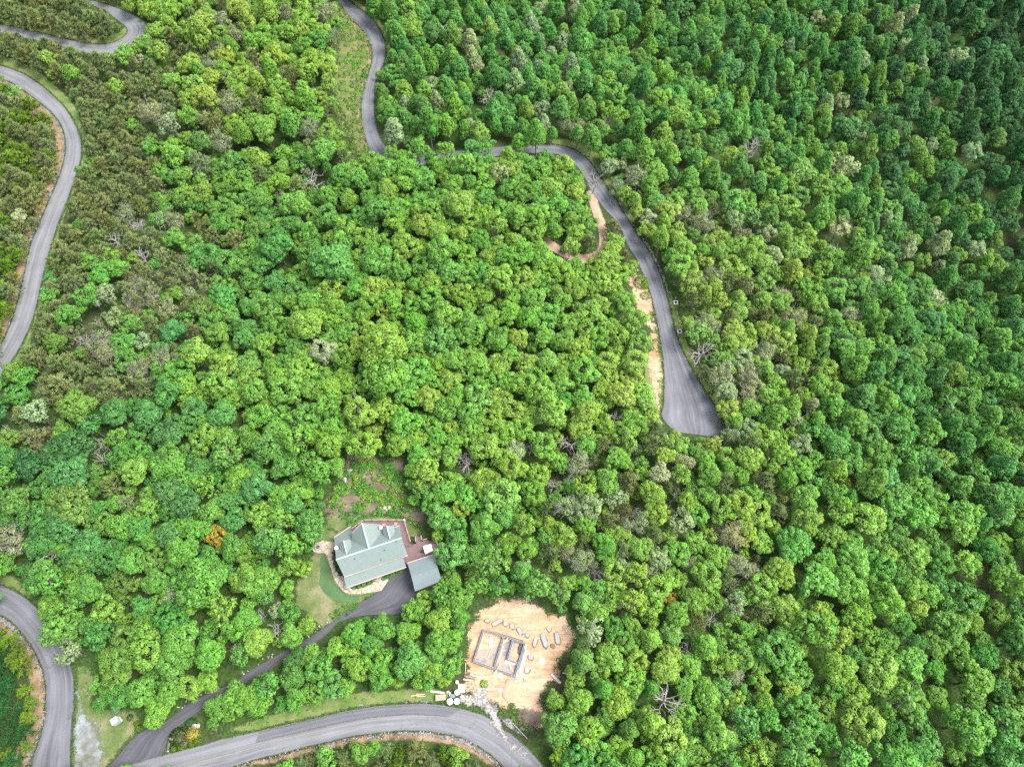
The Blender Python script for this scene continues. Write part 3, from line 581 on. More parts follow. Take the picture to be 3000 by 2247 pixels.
# deck
deck = empty('deck', Vector((*hp(1400, 600, 0)[:2], z0)), 'mauve-brown timber deck with railings wrapping the house and joining the garage', 'deck'); kb = deck.location.copy()
def kd(x, y, z): return hp(x, y, z) - kb
def floor_part(pts, z, name):
    t = [kd(x, y, z) for x, y in pts]; return MB().prism(t, [p - Vector((0, 0, .18)) for p in t]).build(name, MT['boards'], deck)
ZU, ZL = 1.3, .75
up_pts = [(440, 330), (660, 165), (1385, 165), (1503, 560), (1300, 640), (1150, 420), (560, 420)]
uf = floor_part(up_pts, ZU, 'deck_floor')
lf_pts = [(1375, 640), (1590, 560), (1585, 450), (1685, 440), (1705, 525), (1800, 500), (1965, 540), (2040, 750), (1960, 830), (1450, 990), (1370, 860)]
lf = floor_part(lf_pts, ZL, 'deck_floor')
for i in range(3):
    a, b = kd(1370 + i * 3, 612 + i * 12, 1.15 - i * .17), kd(1500 + i * 3, 568 + i * 12, 1.15 - i * .17); MB().beam(a, b, .34, .12).build('step', MT['boards'], deck)
def railing(pts, z, gap=1.9):
    rail = MB(); par = None; posts = []
    for (xa, ya), (xb, yb) in zip(pts[:-1], pts[1:]):
        a, b = kd(xa, ya, z), kd(xb, yb, z); u = Vector((0, 0, .95)); rail.beam(a + u, b + u, .16, .06); rail.beam(a + Vector((0, 0, .15)), b + Vector((0, 0, .15)), .06, .06)
        n_ = max(1, round((b - a).length / gap)); posts += [a + (b - a) * (k / n_) for k in range(n_ + 1)]
        m_ = int((b - a).length / .3)
        for k in range(1, m_): rail.box(a + (b - a) * (k / m_) + Vector((0, 0, .53)), (.025, .025, .78))
    par = rail.build('railing', MT['rail'], deck)
    for p in posts: MB().box(p + Vector((0, 0, .45)), (.13, .13, 1.1), R(18)).build('railing_post', MT['railpost'], par)
railing([(440, 325), (662, 162), (1385, 160), (1503, 556)], ZU)
railing([(1592, 556), (1587, 450)], ZL); railing([(1687, 436), (1707, 522), (1800, 497)], ZL); railing([(1965, 540), (2040, 748)], ZL)
p = kd(1378, 138, 2.3); MB().box(p + Vector((0, 0, -.5)), (.3, .3, 1.2), R(18)).build('corner_post', MT['white'], deck)
for x, y, zt in [(662, 165, ZU), (900, 165, ZU), (1140, 165, ZU), (1385, 165, ZU), (1450, 370, ZU), (1965, 545, ZL), (2035, 745, ZL)]:
    q = kd(x, y, zt - .1); MB().box((q.x, q.y, (q.z - .4) / 2 - .05), (.14, .14, q.z + .3)).build('support_post', MT['railpost'], deck)
# things on the deck
c = [hp(x, y, ZL + .75) for x, y in ((1715, 612), (1860, 572), (1895, 692), (1757, 758))]; cc = sum(c, Vector()) / 4
tb = empty('patio_table', Vector((cc.x, cc.y, z0 + ZL)), 'square white patio table standing on the lower deck', 'table'); tl = tb.location.copy()
MB().prism([p - tl for p in c], [p - tl - Vector((0, 0, .07)) for p in c]).build('tabletop', MT['white'], tb)
for p in c:
    q = cc + (p - cc) * .85 - tl; MB().box((q.x, q.y, .34), (.07, .07, .68)).build('leg', MT['boxgreen'], tb)
ch = empty('patio_chair', hp(1712, 706, ZL), 'dark slatted patio chair at the left side of the white table', 'chair', rz=R(-162))
MB().box((0, 0, .43), (.5, .5, .05)).build('seat', MT['black'], ch)
mb = MB()
for k in range(4): mb.box((.24, -.18 + k * .12, .72), (.04, .05, .55))
mb.box((.24, 0, .98), (.05, .5, .06)); mb.build('backrest', MT['black'], ch)
for sx in (-1, 1):
    for sy in (-1, 1): MB().box((sx * .22, sy * .22, .205), (.05, .05, .41)).build('leg', MT['black'], ch)
def pot(x, y, z, r, lab):
    o = empty('flower_pot', hp(x, y, z), lab, 'pot', 'terracotta pots on the deck'); n_ = 14
    prof = [(.0, .0), (.7 * r, 0), (r, 1.3 * r), (1.1 * r, 1.3 * r), (1.1 * r, 1.5 * r), (.9 * r, 1.5 * r), (.85 * r, 1.25 * r), (0, 1.25 * r)]
    vs = [(q * math.cos(k * math.tau / n_), q * math.sin(k * math.tau / n_), zz) for q, zz in prof for k in range(n_)]
    fs = [(i * n_ + k, i * n_ + (k + 1) % n_, (i + 1) * n_ + (k + 1) % n_, (i + 1) * n_ + k) for i in range(len(prof) - 1) for k in range(n_)]
    link('pot_body', mesh('pot_body', vs, fs), MT['terracotta'], o)
    return o

# ------------------------------------------------------------------ foliage builders (unit crown radius)
def quads(cen, nor, size, asp=1.0, v=None, tri=False):
    """many small leaf faces at once -> verts, faces, shade"""
    n = len(cen); nor = nor / (np.linalg.norm(nor, axis=1)[:, None] + 1e-9)
    r = rng.normal(size=(n, 3)); u = np.cross(nor, r); u /= np.linalg.norm(u, axis=1)[:, None] + 1e-9; w_ = np.cross(nor, u)
    s = (size * rng.uniform(.65, 1.35, n))[:, None]
    a = cen + u * s * asp; b = cen + w_ * s * .62; c = cen - u * s * asp; d = cen - w_ * s * .62
    bend = nor * s * .25
    V = np.stack([a - bend, b + bend * .4, c - bend, d + bend * .4], 1).reshape(-1, 3)
    Fc = np.arange(4 * n).reshape(n, 4)
    sh = np.repeat(v if v is not None else rng.uniform(0, 1, n), 4)
    return V, Fc, sh
def np_mesh(name, V, Fc, sh, pn):
    me = bpy.data.meshes.new(name); n = len(Fc); k = Fc.shape[1]
    me.vertices.add(len(V)); me.vertices.foreach_set('co', V.astype(np.float32).ravel())
    me.loops.add(n * k); me.loops.foreach_set('vertex_index', Fc.ravel().astype(np.int32))
    me.polygons.add(n); me.polygons.foreach_set('loop_start', (np.arange(n) * k).astype(np.int32))
    me.update(calc_edges=True); set_attr(me, 'v', 'FLOAT', sh); set_attr(me, 'pn', 'FLOAT_VECTOR', pn / (np.linalg.norm(pn, axis=1)[:, None] + 1e-9)); return me
def sph(n, zmin=-1.0):
    z = rng.uniform(zmin, 1, n); a = rng.uniform(0, math.tau, n); r = np.sqrt(1 - z * z); return np.stack([r * np.cos(a), r * np.sin(a), z], 1)
def blob_leaf(r, flat, n, size):
    d = sph(n, -.2); V, Fc, sh = quads(d * np.array([r, r, r * flat]) * rng.uniform(.75, 1.05, (n, 1)), d + rng.normal(size=(n, 3)) * .5, size * r)
    return np_mesh('clump', V, Fc, sh, np.repeat(d + [0, 0, .3], 4, 0))
def crown_mesh(name, prof, npuff, pr, nleaf, leaf, jit=.55, gaps=.0, droop=0.):
    """prof(d) -> puff centre for direction d; puffs of leaves give the cauliflower crown"""
    cs = []; tries = 0
    while len(cs) < npuff and tries < 4000:
        tries += 1; d = sph(1, -.45)[0]; c = prof(d) ; q = pr * rng.uniform(.65, 1.3)
        if all(np.linalg.norm(c - o) > .55 * (q + oq) for o, oq in cs): cs.append((c, q))
    Vs, Fs, Ss, Ns = [], [], [], []; o = 0
    tot = sum(q * q for _, q in cs); cmid = np.mean([c for c, _ in cs], 0) - np.array([0, 0, .15])
    for c, q in cs:
        if rng.random() < gaps: continue
        n = max(6, int(nleaf * q * q / tot)); d = sph(n, -.55)
        pos = c + d * q * rng.uniform(.80, 1.05, (n, 1)) * np.array([1, 1, .85])
        sv = np.clip(.5 + rng.normal() * .17 + rng.normal(size=n) * .10, 0, 1)
        nor = d + np.array([0, 0, .7]) + rng.normal(size=(n, 3)) * jit * .62
        rad = c - cmid; rad = rad / (np.linalg.norm(rad) + 1e-6); Ns.append(np.repeat(d * .7 + rad * .55 + [0, 0, .3], 4, 0)); V, Fc, sh = quads(pos, nor, leaf, 1.0, sv); Vs.append(V); Fs.append(Fc + o); Ss.append(sh); o += len(V)
    n = int(nleaf * .14); d = sph(n, -.3); c0 = np.array([prof(x) for x in d])
    pos = c0 * rng.uniform(.45, .95, (n, 1)) + np.array([0, 0, 1.0]) * 0
    V, Fc, sh = quads(pos, d + rng.normal(size=(n, 3)) * .8, leaf * 1.15); Ns.append(np.repeat(d + [0, 0, .2], 4, 0)); Vs.append(V); Fs.append(Fc + o); Ss.append(sh)
    return np_mesh(name, np.vstack(Vs), np.vstack(Fs), np.concatenate(Ss), np.vstack(Ns))
def branch(mb, p, d, ln, r, lvl, n=5, spread=.6, kids=4, up=.25, wob=.15, taper=.45):
    pts = [p]; q = p.copy(); dd = d.copy()
    for i in range(3):
        dd = (dd + Vector(rng.normal(size=3)) * wob + Vector((0, 0, up * .3))).normalized(); q = q + dd * ln / 3; pts.append(q.copy())
    mb.tube(pts, [r, r * .85, r * .65, r * taper], n)
    if lvl > 0:
        for k in range(kids):
            t = random.uniform(.35, 1.0); i = min(2, int(t * 3)); b = pts[i].lerp(pts[i + 1], t * 3 - i)
            nd = (dd + Vector(rng.normal(size=3)) * spread).normalized()
            branch(mb, b, nd, ln * random.uniform(.45, .7), r * .5, lvl - 1, max(3, n - 1), spread, kids, up, wob, taper)
def trunk_mesh(name, h, r, crown_z, nl=6, reach=.7):
    mb = MB(); wob = rng.normal(size=(4, 2)) * .06
    mb.tube([(0, 0, -.25), (wob[0, 0] * .3, wob[0, 1] * .3, h * .3), (wob[1, 0], wob[1, 1], h * .6), (wob[2, 0], wob[2, 1], h * .9)], [r * 1.25, r, r * .7, r * .25], 7)
    for k in range(nl):
        a = k * math.tau / nl + random.uniform(-.3, .3); zz = crown_z + random.uniform(-.35, .3); l = reach * random.uniform(.7, 1.1)
        p = Vector((0, 0, zz)); m = p + Vector((math.cos(a) * l * .5, math.sin(a) * l * .5, l * .3)); e = p + Vector((math.cos(a) * l, math.sin(a) * l, l * .65))
        mb.tube([p, m, e], [r * .5, r * .33, r * .12], 5)
    return mb.me(name, [MT['bark']])
ARCH = {}
def add_arch(kind, crown, trunk, h): ARCH.setdefault(kind, []).append((crown, trunk, h))
def lob(zc, rx, rz, flat=.8, lump=.22):
    ph = rng.uniform(0, 6, 6); kx, ky = rng.uniform(.85, 1.15, 2)
    def f(d):
        k = 1 + lump * math.sin(3 * math.atan2(d[1], d[0]) + ph[0] + 2 * d[2]) * .6 + lump * math.sin(5 * d[0] + ph[1]) * .4 + lump * .5 * math.sin(4 * d[1] + ph[2])
        return np.array([d[0] * rx * k * kx, d[1] * rx * k * ky, zc + d[2] * rz * k * .9])
    return f
def broad(cls, n, npuff, pr, nleaf, leaf, hs, rz):
    for i in range(n):
        h = random.uniform(*hs); z = h - rz * .95
        add_arch(cls, crown_mesh('crown', lob(z, .80, rz * .76, lump=.34), npuff, pr, nleaf, leaf), trunk_mesh('trunk', h, .055, z - rz * .6), h)
broad('small', 5, 22, .29, 900, .100, (2.3, 2.9), .85)
broad('medium', 8, 44, .215, 2200, .070, (2.3, 2.9), .85)
broad('large', 8, 84, .160, 4600, .049, (1.9, 2.4), .75)
for i in range(5):       # narrow, egg-shaped crowns
    h = random.uniform(3.3, 4.2)
    def cone(d, h=h, ph=rng.uniform(0, 6)):
        z = d[2] * .5 + .5; rad = .88 * math.sin(min(1, (1.06 - z) * .95) * math.pi / 2) * (1 + .15 * math.sin(4 * math.atan2(d[1], d[0]) + ph)); a = math.atan2(d[1], d[0])
        return np.array([math.cos(a) * rad, math.sin(a) * rad, h * .30 + z * h * .64])
    add_arch('narrow', crown_mesh('crown', cone, 56, .22, 2200, .076, .5), trunk_mesh('trunk', h, .05, h * .45, 7, .5), h)
for i in range(5):       # airy crowns with limbs showing
    h = random.uniform(2.6, 3.2); z = h - .85
    add_arch('airy', crown_mesh('crown', lob(z, .78, .62, lump=.4), 34, .21, 900, .082, .7, .15), trunk_mesh('trunk', h, .05, z - .5, 9, .9), h)
def pine_mesh(h, nb, tuft, blade, wdt, nbl, openk=0.):
    Vs, Sh, Ns = [], [], []
    for k in range(nb):
        t = (k + .5) / nb; z = h * (.22 + .76 * t); reach = (1 - t) ** .75 * 1.0 + .08
        a = k * 2.399 + rng.normal() * .35
        for s in np.linspace(.35, 1, tuft):
            if rng.random() < openk: continue
            c = np.array([math.cos(a) * reach * s, math.sin(a) * reach * s, z + .22 * reach * s * s]) + rng.normal(size=3) * .05
            out = np.array([math.cos(a), math.sin(a), .9 + .5 * t]); base_v = np.clip(.5 + rng.normal() * .2, 0, 1)
            for b in range(nbl):
                d = out + rng.normal(size=3) * .65; d /= np.linalg.norm(d); sd_ = np.cross(d, rng.normal(size=3)); sd_ /= np.linalg.norm(sd_) + 1e-9
                ln = blade * rng.uniform(.7, 1.3); Vs += [c - sd_ * wdt, c + sd_ * wdt, c + d * ln + sd_ * wdt * .3, c + d * ln - sd_ * wdt * .3]; Sh += [np.clip(base_v + rng.normal() * .15, 0, 1)] * 4; Ns += [out + d * .5] * 4
    V = np.array(Vs); return np_mesh('crown', V, np.arange(len(V)).reshape(-1, 4), np.array(Sh), np.array(Ns))
for i in range(6):
    h = random.uniform(1.9, 2.7); add_arch('pine', pine_mesh(h, 30, 4, .27, .036, 16), trunk_mesh('trunk', h, .05, h * .4, 6, .5), h)
for i in range(3):       # open-crowned taller pines
    h = random.uniform(2.7, 3.3); add_arch('tallpine', pine_mesh(h, 32, 4, .25, .030, 15, .1), trunk_mesh('trunk', h, .045, h * .45, 8, .7), h)
for i in range(5):       # thin grey trees only half in leaf
    h = random.uniform(2.3, 2.9); mb = MB(); mb.tube([(0, 0, -.2), (.03, .02, h * .5)], [.05, .04], 6)
    for k in range(11): branch(mb, Vector((.03, .02, h * (.3 + .03 * k))), Vector((math.cos(k * 2.4), math.sin(k * 2.4), .9)).normalized(), h * .42, .024, 2, 4, .7, 4, .3)
    tm = mb.me('trunk', [MT['twig']]); add_arch('thin', crown_mesh('crown', lob(h * .66, .72, .66, lump=.4), 44, .22, 2000, .052, .9, .05), tm, h)
for i in range(6):       # dead trees
    h = random.uniform(2.2, 3.0); mb = MB(); lean = Vector(rng.normal(size=3)) * .1
    mb.tube([(0, 0, -.2), (lean.x, lean.y, h * .35), (lean.x * 2, lean.y * 2, h * .72)], [.075, .06, .035], 6)
    for k in range(9):
        branch(mb, Vector((lean.x * (.6 + .15 * k), lean.y * (.6 + .15 * k), h * (.28 + .05 * k))), Vector((math.cos(k * 2.4), math.sin(k * 2.4), .8)).normalized(), h * .36, .034, 2, 5, .55, 3, .12, .22)
    add_arch('dead', None, mb.me('trunk', [MT['deadwood']]), h)

pot(1020, 243, ZU, .34, 'terracotta pot by the valley between gable and right dormer'); pot(1232, 222, ZU, .34, 'terracotta pot above the right dormer near the deck corner')
o = empty('low_stool', hp(1196, 250, ZU), 'small teal seat beside the right terracotta pot', 'seat', rz=R(18))
MB().box((0, 0, .42), (.5, .5, .1)).build('cushion', MT['teal'], o)
for sx in (-1, 1):
    for sy in (-1, 1): MB().box((sx * .2, sy * .2, .185), (.05, .05, .37)).build('leg', MT['black'], o)

# ------------------------------------------------------------------ trees
PAL = {'y': (.255, .450, .050), 'l': (.170, .395, .050), 'g': (.092, .295, .050), 'd': (.044, .148, .040), 'b': (.090, .280, .080), 'p': (.280, .385, .175),
       'o': (.235, .300, .110), 'v': (.175, .300, .038), 'k': (.40, .34, .04), 's': (.265, .330, .145)}
CW = {'y': 'yellow-green', 'l': 'light green', 'g': 'leaf-green', 'd': 'dark green', 'b': 'blue-green', 'p': 'pale grey-green', 'o': 'dull olive', 'v': 'deep olive-green', 'k': 'golden', 's': 'grey-brown'}
# trees picked out on the photo: reader, (x, y, crown half-width, colour, form)
HAND = [(A_, [(1430,200,90,'l','narrow'),(1760,200,110,'y','medium'),(1910,180,95,'s','thin'),(1650,560,105,'y','medium'),(1480,700,95,'g','medium'),(1830,690,95,'y','medium'),(1310,990,115,'s','thin'),(1470,1070,115,'p','airy'),(1640,880,105,'y','medium'),(1160,1080,65,'l','small'),(1480,1270,95,'y','medium'),(1720,1400,115,'p','tallpine'),(1750,1220,105,'b','medium'),(1390,1470,85,'l','medium'),(2000,1420,140,'g','large'),(1210,520,60,'p','airy'),(1340,280,85,'l','medium'),(1920,580,90,'l','narrow'),(2080,800,110,'y','medium'),(1200,330,60,'g','small'),(1380,440,100,'l','airy')]),
 (B_, [(1150,1560,95,'y','medium'),(640,890,75,'y','airy'),(400,180,115,'y','medium'),(560,280,85,'y','medium'),(430,1520,70,'p','tallpine'),(1180,470,62,'g','narrow'),(1270,500,75,'g','narrow'),(1350,480,75,'g','narrow'),(1440,460,62,'y','narrow'),(1090,770,70,'g','narrow'),(1410,880,62,'g','narrow'),(1280,900,80,'p','narrow'),(1270,1010,105,'g','narrow'),(1370,1110,52,'g','narrow'),(1580,1000,72,'g','narrow'),(1810,960,62,'g','narrow'),(1920,980,52,'g','narrow'),(1750,310,75,'p','pine'),(1810,560,55,'y','narrow'),(1990,470,95,'l','narrow'),(2070,1080,75,'g','narrow'),(180,750,110,'y','medium'),(80,1130,120,'l','medium'),(230,1000,90,'y','medium'),(150,500,120,'y','medium'),(500,1000,90,'l','medium'),(600,1300,110,'g','medium'),(240,1330,100,'y','medium'),(900,1560,110,'g','medium'),(1100,1480,120,'l','medium'),(1450,1550,130,'g','medium'),(1400,1280,110,'l','airy'),(1650,1250,100,'l','airy'),(1800,1420,130,'l','airy'),(2000,1230,90,'l','airy'),(1180,1320,100,'l','airy'),(2100,1500,100,'p','airy')]),
 (C_, [(420,560,110,'g','large'),(600,380,120,'g','medium'),(880,620,100,'g','medium'),(250,940,100,'p','airy'),(430,800,95,'y','narrow'),(660,880,90,'v','narrow'),(880,800,120,'l','medium'),(1180,680,90,'y','narrow'),(1490,620,90,'l','narrow'),(60,720,85,'g','medium'),(90,1090,90,'g','narrow'),(350,1140,60,'g','narrow'),(930,1120,85,'g','narrow'),(790,1290,60,'g','narrow'),(930,1570,65,'g','small'),(1440,1010,110,'y','medium'),(1560,1060,100,'l','medium'),(1250,1280,90,'l','airy'),(1700,350,140,'g','airy'),(1650,100,75,'l','narrow'),(1800,100,70,'l','narrow'),(1440,60,150,'d','large'),(420,1560,100,'y','medium'),(250,1500,110,'l','airy'),(1250,1500,110,'y','medium'),(1850,620,150,'b','large'),(1100,520,110,'v','medium'),(1330,470,60,'v','narrow'),(1220,1000,90,'l','medium'),(560,1110,80,'s','thin'),(470,1090,70,'s','thin'),(800,1080,70,'s','thin'),(1880,1360,110,'y','airy'),(1700,1450,110,'y','medium'),(1500,1330,80,'g','medium')]),
 (D_, [(560,210,95,'y','narrow'),(180,390,65,'p','narrow'),(160,600,90,'l','narrow'),(1110,780,90,'y','narrow'),(970,850,80,'l','narrow'),(1070,1200,95,'l','narrow'),(1350,650,70,'l','narrow'),(1560,1280,90,'y','narrow'),(1380,1430,95,'y','narrow'),(1750,1330,110,'p','airy'),(1400,1260,85,'p','airy'),(640,1450,140,'p','airy'),(280,1500,130,'l','medium'),(1640,520,110,'p','airy'),(1990,500,130,'b','large'),(1310,470,70,'l','narrow'),(760,660,60,'l','narrow'),(660,1110,140,'g','large'),(330,980,90,'l','narrow'),(1780,180,110,'g','narrow'),(1650,380,60,'l','narrow'),(620,900,90,'p','airy'),(930,380,85,'l','narrow'),(1980,1180,100,'l','narrow'),(330,1150,90,'y','narrow'),(60,1060,100,'y','medium')]),
 (E_, [(1850,150,85,'y','medium'),(2030,190,85,'y','medium'),(1650,220,60,'y','small'),(970,560,90,'y','airy'),(1140,580,50,'y','small'),(870,740,90,'l','medium'),(920,900,120,'p','airy'),(1670,730,100,'p','tallpine'),(1520,890,70,'y','medium'),(1920,910,140,'g','large'),(490,1310,105,'y','medium'),(430,740,65,'b','small'),(1740,1040,110,'v','medium'),(1500,1220,130,'b','large'),(1640,1370,100,'l','medium'),(1900,1230,110,'y','medium'),(1560,1570,130,'l','medium'),(1390,1380,90,'b','medium'),(170,230,80,'p','small'),(1380,70,70,'l','medium'),(1570,100,70,'l','airy'),(1370,250,80,'l','airy'),(1690,490,110,'l','medium'),(1780,570,130,'g','medium'),(1100,200,90,'s','thin'),(1400,550,90,'s','tallpine'),(1840,380,90,'o','tallpine'),(2030,420,110,'o','tallpine')]),
 (M_, [(180,480,170,'g','large'),(350,120,160,'l','large'),(620,230,110,'g','medium'),(500,220,90,'l','medium'),(660,620,225,'b','large'),(1060,600,160,'g','large'),(1240,150,110,'v','medium'),(1400,170,75,'l','narrow'),(1600,500,165,'g','large'),(1750,130,160,'y','large'),(1850,280,105,'y','medium'),(2060,270,115,'l','airy'),(2030,560,125,'y','large'),(1680,690,135,'b','large'),(1340,930,80,'y','medium'),(1030,850,145,'y','large'),(980,980,115,'y','medium'),(650,980,135,'y','large'),(800,720,115,'y','medium'),(410,690,105,'v','medium'),(430,1170,185,'y','large'),(930,1070,95,'y','medium'),(960,1190,95,'y','medium'),(780,1220,125,'g','large'),(1100,1140,75,'y','medium'),(1210,1160,52,'y','small'),(1760,900,115,'y','medium'),(1960,900,125,'y','large'),(1400,1150,125,'g','large'),(1850,1180,185,'g','large'),(1600,1280,175,'b','large'),(1120,1340,235,'y','large'),(1120,1550,235,'l','large'),(1560,1500,115,'y','medium'),(1850,1400,85,'l','medium'),(2110,1500,135,'y','large'),(590,1390,115,'p','medium'),(770,1450,115,'v','medium'),(410,1550,155,'y','large'),(730,1600,85,'y','medium'),(130,1540,95,'l','medium'),(1800,1590,75,'y','medium'),(80,1320,115,'y','medium'),(50,640,105,'g','medium'),(170,790,95,'b','medium'),(50,930,85,'l','medium'),(950,400,110,'v','medium'),(1260,420,110,'v','medium'),(1180,700,55,'s','thin')]),
 (G_, [(510,240,90,'l','narrow'),(270,350,65,'y','small'),(370,330,80,'g','narrow'),(500,480,90,'l','airy'),(60,200,110,'l','narrow'),(240,120,90,'b','medium'),(820,780,140,'y','large'),(140,1080,140,'l','large'),(960,960,110,'g','medium'),(1060,1120,110,'y','medium'),(310,1480,125,'l','large'),(640,1210,90,'y','medium'),(870,1150,75,'l','medium'),(1100,1330,110,'l','medium'),(820,1500,110,'y','medium'),(660,960,60,'s','tallpine'),(1600,1220,130,'b','airy'),(1230,100,95,'g','medium'),(1330,200,110,'y','medium'),(1430,340,90,'y','airy'),(1740,1080,90,'l','medium'),(1900,1220,110,'y','medium'),(1790,380,70,'y','medium'),(1640,280,110,'s','thin'),(1750,740,100,'s','thin'),(1290,400,80,'p','airy'),(1550,940,110,'o','tallpine'),(650,440,100,'o','pine'),(980,520,90,'o','pine'),(870,300,80,'o','pine'),(2100,520,110,'l','medium'),(1950,1050,110,'l','medium'),(100,780,130,'y','medium'),(420,940,120,'g','medium')]),
 (H_, [(610,330,110,'p','airy'),(820,500,130,'g','large'),(1770,190,110,'y','narrow'),(1200,440,110,'y','medium'),(1330,620,100,'y','airy'),(1330,820,135,'l','large'),(810,780,85,'y','medium'),(2010,1270,135,'l','narrow'),(920,590,62,'y','narrow'),(250,520,115,'y','medium'),(110,900,95,'s','thin'),(1420,960,130,'p','airy'),(1180,1040,100,'g','medium'),(720,1080,95,'s','thin'),(1720,1250,110,'g','large'),(560,1100,110,'g','medium'),(1730,680,80,'l','narrow'),(450,460,70,'y','narrow'),(1900,930,90,'l','narrow'),(100,1300,120,'y','medium'),(1050,170,120,'l','medium'),(1500,150,90,'l','narrow'),(800,280,70,'l','narrow'),(1000,1080,90,'l','airy')]),
 (I_, [(660,220,175,'y','large'),(300,270,130,'p','airy'),(60,500,95,'y','medium'),(290,500,140,'o','tallpine'),(600,580,205,'d','large'),(1000,260,150,'b','large'),(1290,280,150,'b','large'),(1460,430,175,'d','large'),(1000,480,110,'y','airy'),(600,780,185,'b','large'),(250,710,155,'d','large'),(1160,780,155,'y','large'),(1450,690,195,'l','large'),(1780,480,150,'y','large'),(1930,280,155,'g','large'),(1680,250,115,'b','medium'),(2140,420,95,'y','medium'),(130,1030,155,'l','large'),(600,1050,220,'v','large'),(950,900,120,'o','tallpine'),(1100,1040,110,'s','tallpine'),(870,1230,135,'v','large'),(1060,1250,160,'l','large'),(1450,950,145,'b','large'),(1750,890,125,'y','airy'),(2080,830,155,'y','large'),(1830,1110,135,'l','large'),(2020,1200,135,'b','large'),(1890,1330,105,'k','medium'),(550,1210,185,'b','large'),(350,1370,175,'g','large'),(760,1430,185,'b','large'),(1340,1530,135,'l','large'),(1130,1470,80,'y','medium'),(700,1560,175,'v','large'),(1600,1250,95,'l','medium'),(80,1380,150,'s','thin'),(1170,600,110,'l','medium')]),
 (J_, [(400,160,150,'l','airy'),(620,120,130,'y','large'),(490,500,180,'l','large'),(850,400,115,'y','medium'),(950,200,105,'v','medium'),(1160,370,105,'b','medium'),(1230,180,125,'l','large'),(1600,180,225,'l','large'),(1380,290,80,'p','airy'),(1780,390,135,'y','airy'),(1950,150,135,'y','large'),(1900,540,110,'l','medium'),(1150,560,115,'v','medium'),(1450,620,175,'l','large'),(780,600,125,'g','medium'),(1000,640,125,'v','medium'),(900,790,150,'v','large'),(1400,800,175,'l','large'),(1690,760,150,'l','large'),(1650,960,130,'y','large'),(950,920,130,'v','medium'),(1130,1050,140,'l','large'),(1350,1060,125,'l','large'),(1240,1220,150,'y','large'),(2060,640,115,'y','medium'),(560,740,115,'p','airy'),(790,1150,75,'g','small'),(1720,1180,115,'g','large'),(1900,1110,130,'l','large'),(2080,1160,110,'l','medium')]),
 (K_, [(100,1100,130,'l','large'),(450,790,110,'d','large'),(430,930,130,'d','large'),(640,870,115,'g','medium'),(780,710,90,'y','medium'),(920,590,120,'l','large'),(1150,540,110,'g','medium'),(1390,400,100,'l','medium'),(1600,480,135,'y','large'),(1350,810,165,'b','large'),(1100,800,120,'l','medium'),(960,870,100,'y','medium'),(1130,930,100,'l','medium'),(600,1080,105,'l','medium'),(740,1010,110,'b','medium'),(860,1030,90,'l','medium'),(1090,1010,60,'l','small'),(1540,870,115,'y','large'),(1690,860,95,'l','medium'),(1580,690,135,'l','large'),(1680,640,110,'l','medium'),(1640,960,70,'y','medium'),(150,660,130,'y','large'),(60,480,130,'l','large'),(420,600,110,'l','medium'),(540,510,85,'y','medium'),(300,400,70,'p','airy'),(100,180,150,'l','large'),(250,150,125,'l','large'),(380,220,70,'y','medium'),(510,70,75,'y','medium'),(1700,170,115,'l','large'),(1780,300,110,'l','medium'),(1480,330,80,'y','medium'),(900,1480,70,'y','small'),(1420,1540,110,'o','pine'),(1180,1530,90,'o','pine')]),
 (L_, [(560,190,80,'y','medium'),(370,270,110,'b','airy'),(680,410,95,'l','medium'),(1340,160,80,'y','medium'),(1150,250,115,'y','medium'),(1260,310,70,'k','small'),(1100,360,105,'y','medium'),(1450,320,135,'l','large'),(1630,330,80,'v','medium'),(1310,430,125,'l','large'),(1790,350,110,'p','airy'),(980,560,75,'l','medium'),(1130,500,62,'y','small'),(650,560,115,'p','airy'),(780,780,135,'l','large'),(1000,830,115,'y','medium'),(1220,870,155,'y','large'),(1420,840,135,'l','large'),(1740,810,95,'y','medium'),(1640,820,85,'v','medium'),(1780,930,90,'s','thin'),(1990,980,85,'y','medium'),(540,1120,135,'v','large'),(620,1370,145,'y','large'),(840,1140,145,'y','large'),(350,1130,85,'l','medium'),(950,1220,75,'d','small'),(1550,1080,135,'l','large'),(1780,1160,105,'y','medium'),(1860,1290,135,'b','airy'),(1640,1400,155,'l','large'),(1370,1240,105,'g','medium'),(850,1500,145,'l','large'),(400,1570,100,'y','medium'),(1110,1560,115,'l','medium'),(1460,1540,145,'l','large'),(2000,1130,95,'l','medium')])]
DEAD = [(B_, [(520,1560,110),(1990,860,90),(480,830,60)]), (C_, [(430,660,60),(680,1560 - 30,90),(2050,1280,90)]), (D_, [(1790,680,90),(1640,790,70),(1110,940,50)]),
        (E_, [(1400,260,85),(1020,430,75),(730,1310,75),(840,1150,55),(1240,580,80)]), (G_, [(700,-40,70),(560 - 100,620,80),(1440,380,70),(320,960,50),(1620,1400,120),(1560,560 - 60,60)]), (I_, [(910,560,90),(880,680,80),(90,440,80),(440,1500,90),(310,1500,90)]),
        (J_, [(1890,690,60)]), (K_, [(320,560,95),(170,460,70)]), (L_, [(1220,1150,150),(1580,490,70),(1380,720,80),(700,180,60)]), (P_, [(1550,230,90)]), (F_, [((775),(870),30),(1190,1045,22),(1225,960,26),(1455,1078,18),(1330,905,18),(1145,960,20),(1000,990,18),(300,490,20),(1800,545,18),(1620,330,22)]), (H_, [(1330,1590,70),(600,800,70)])]

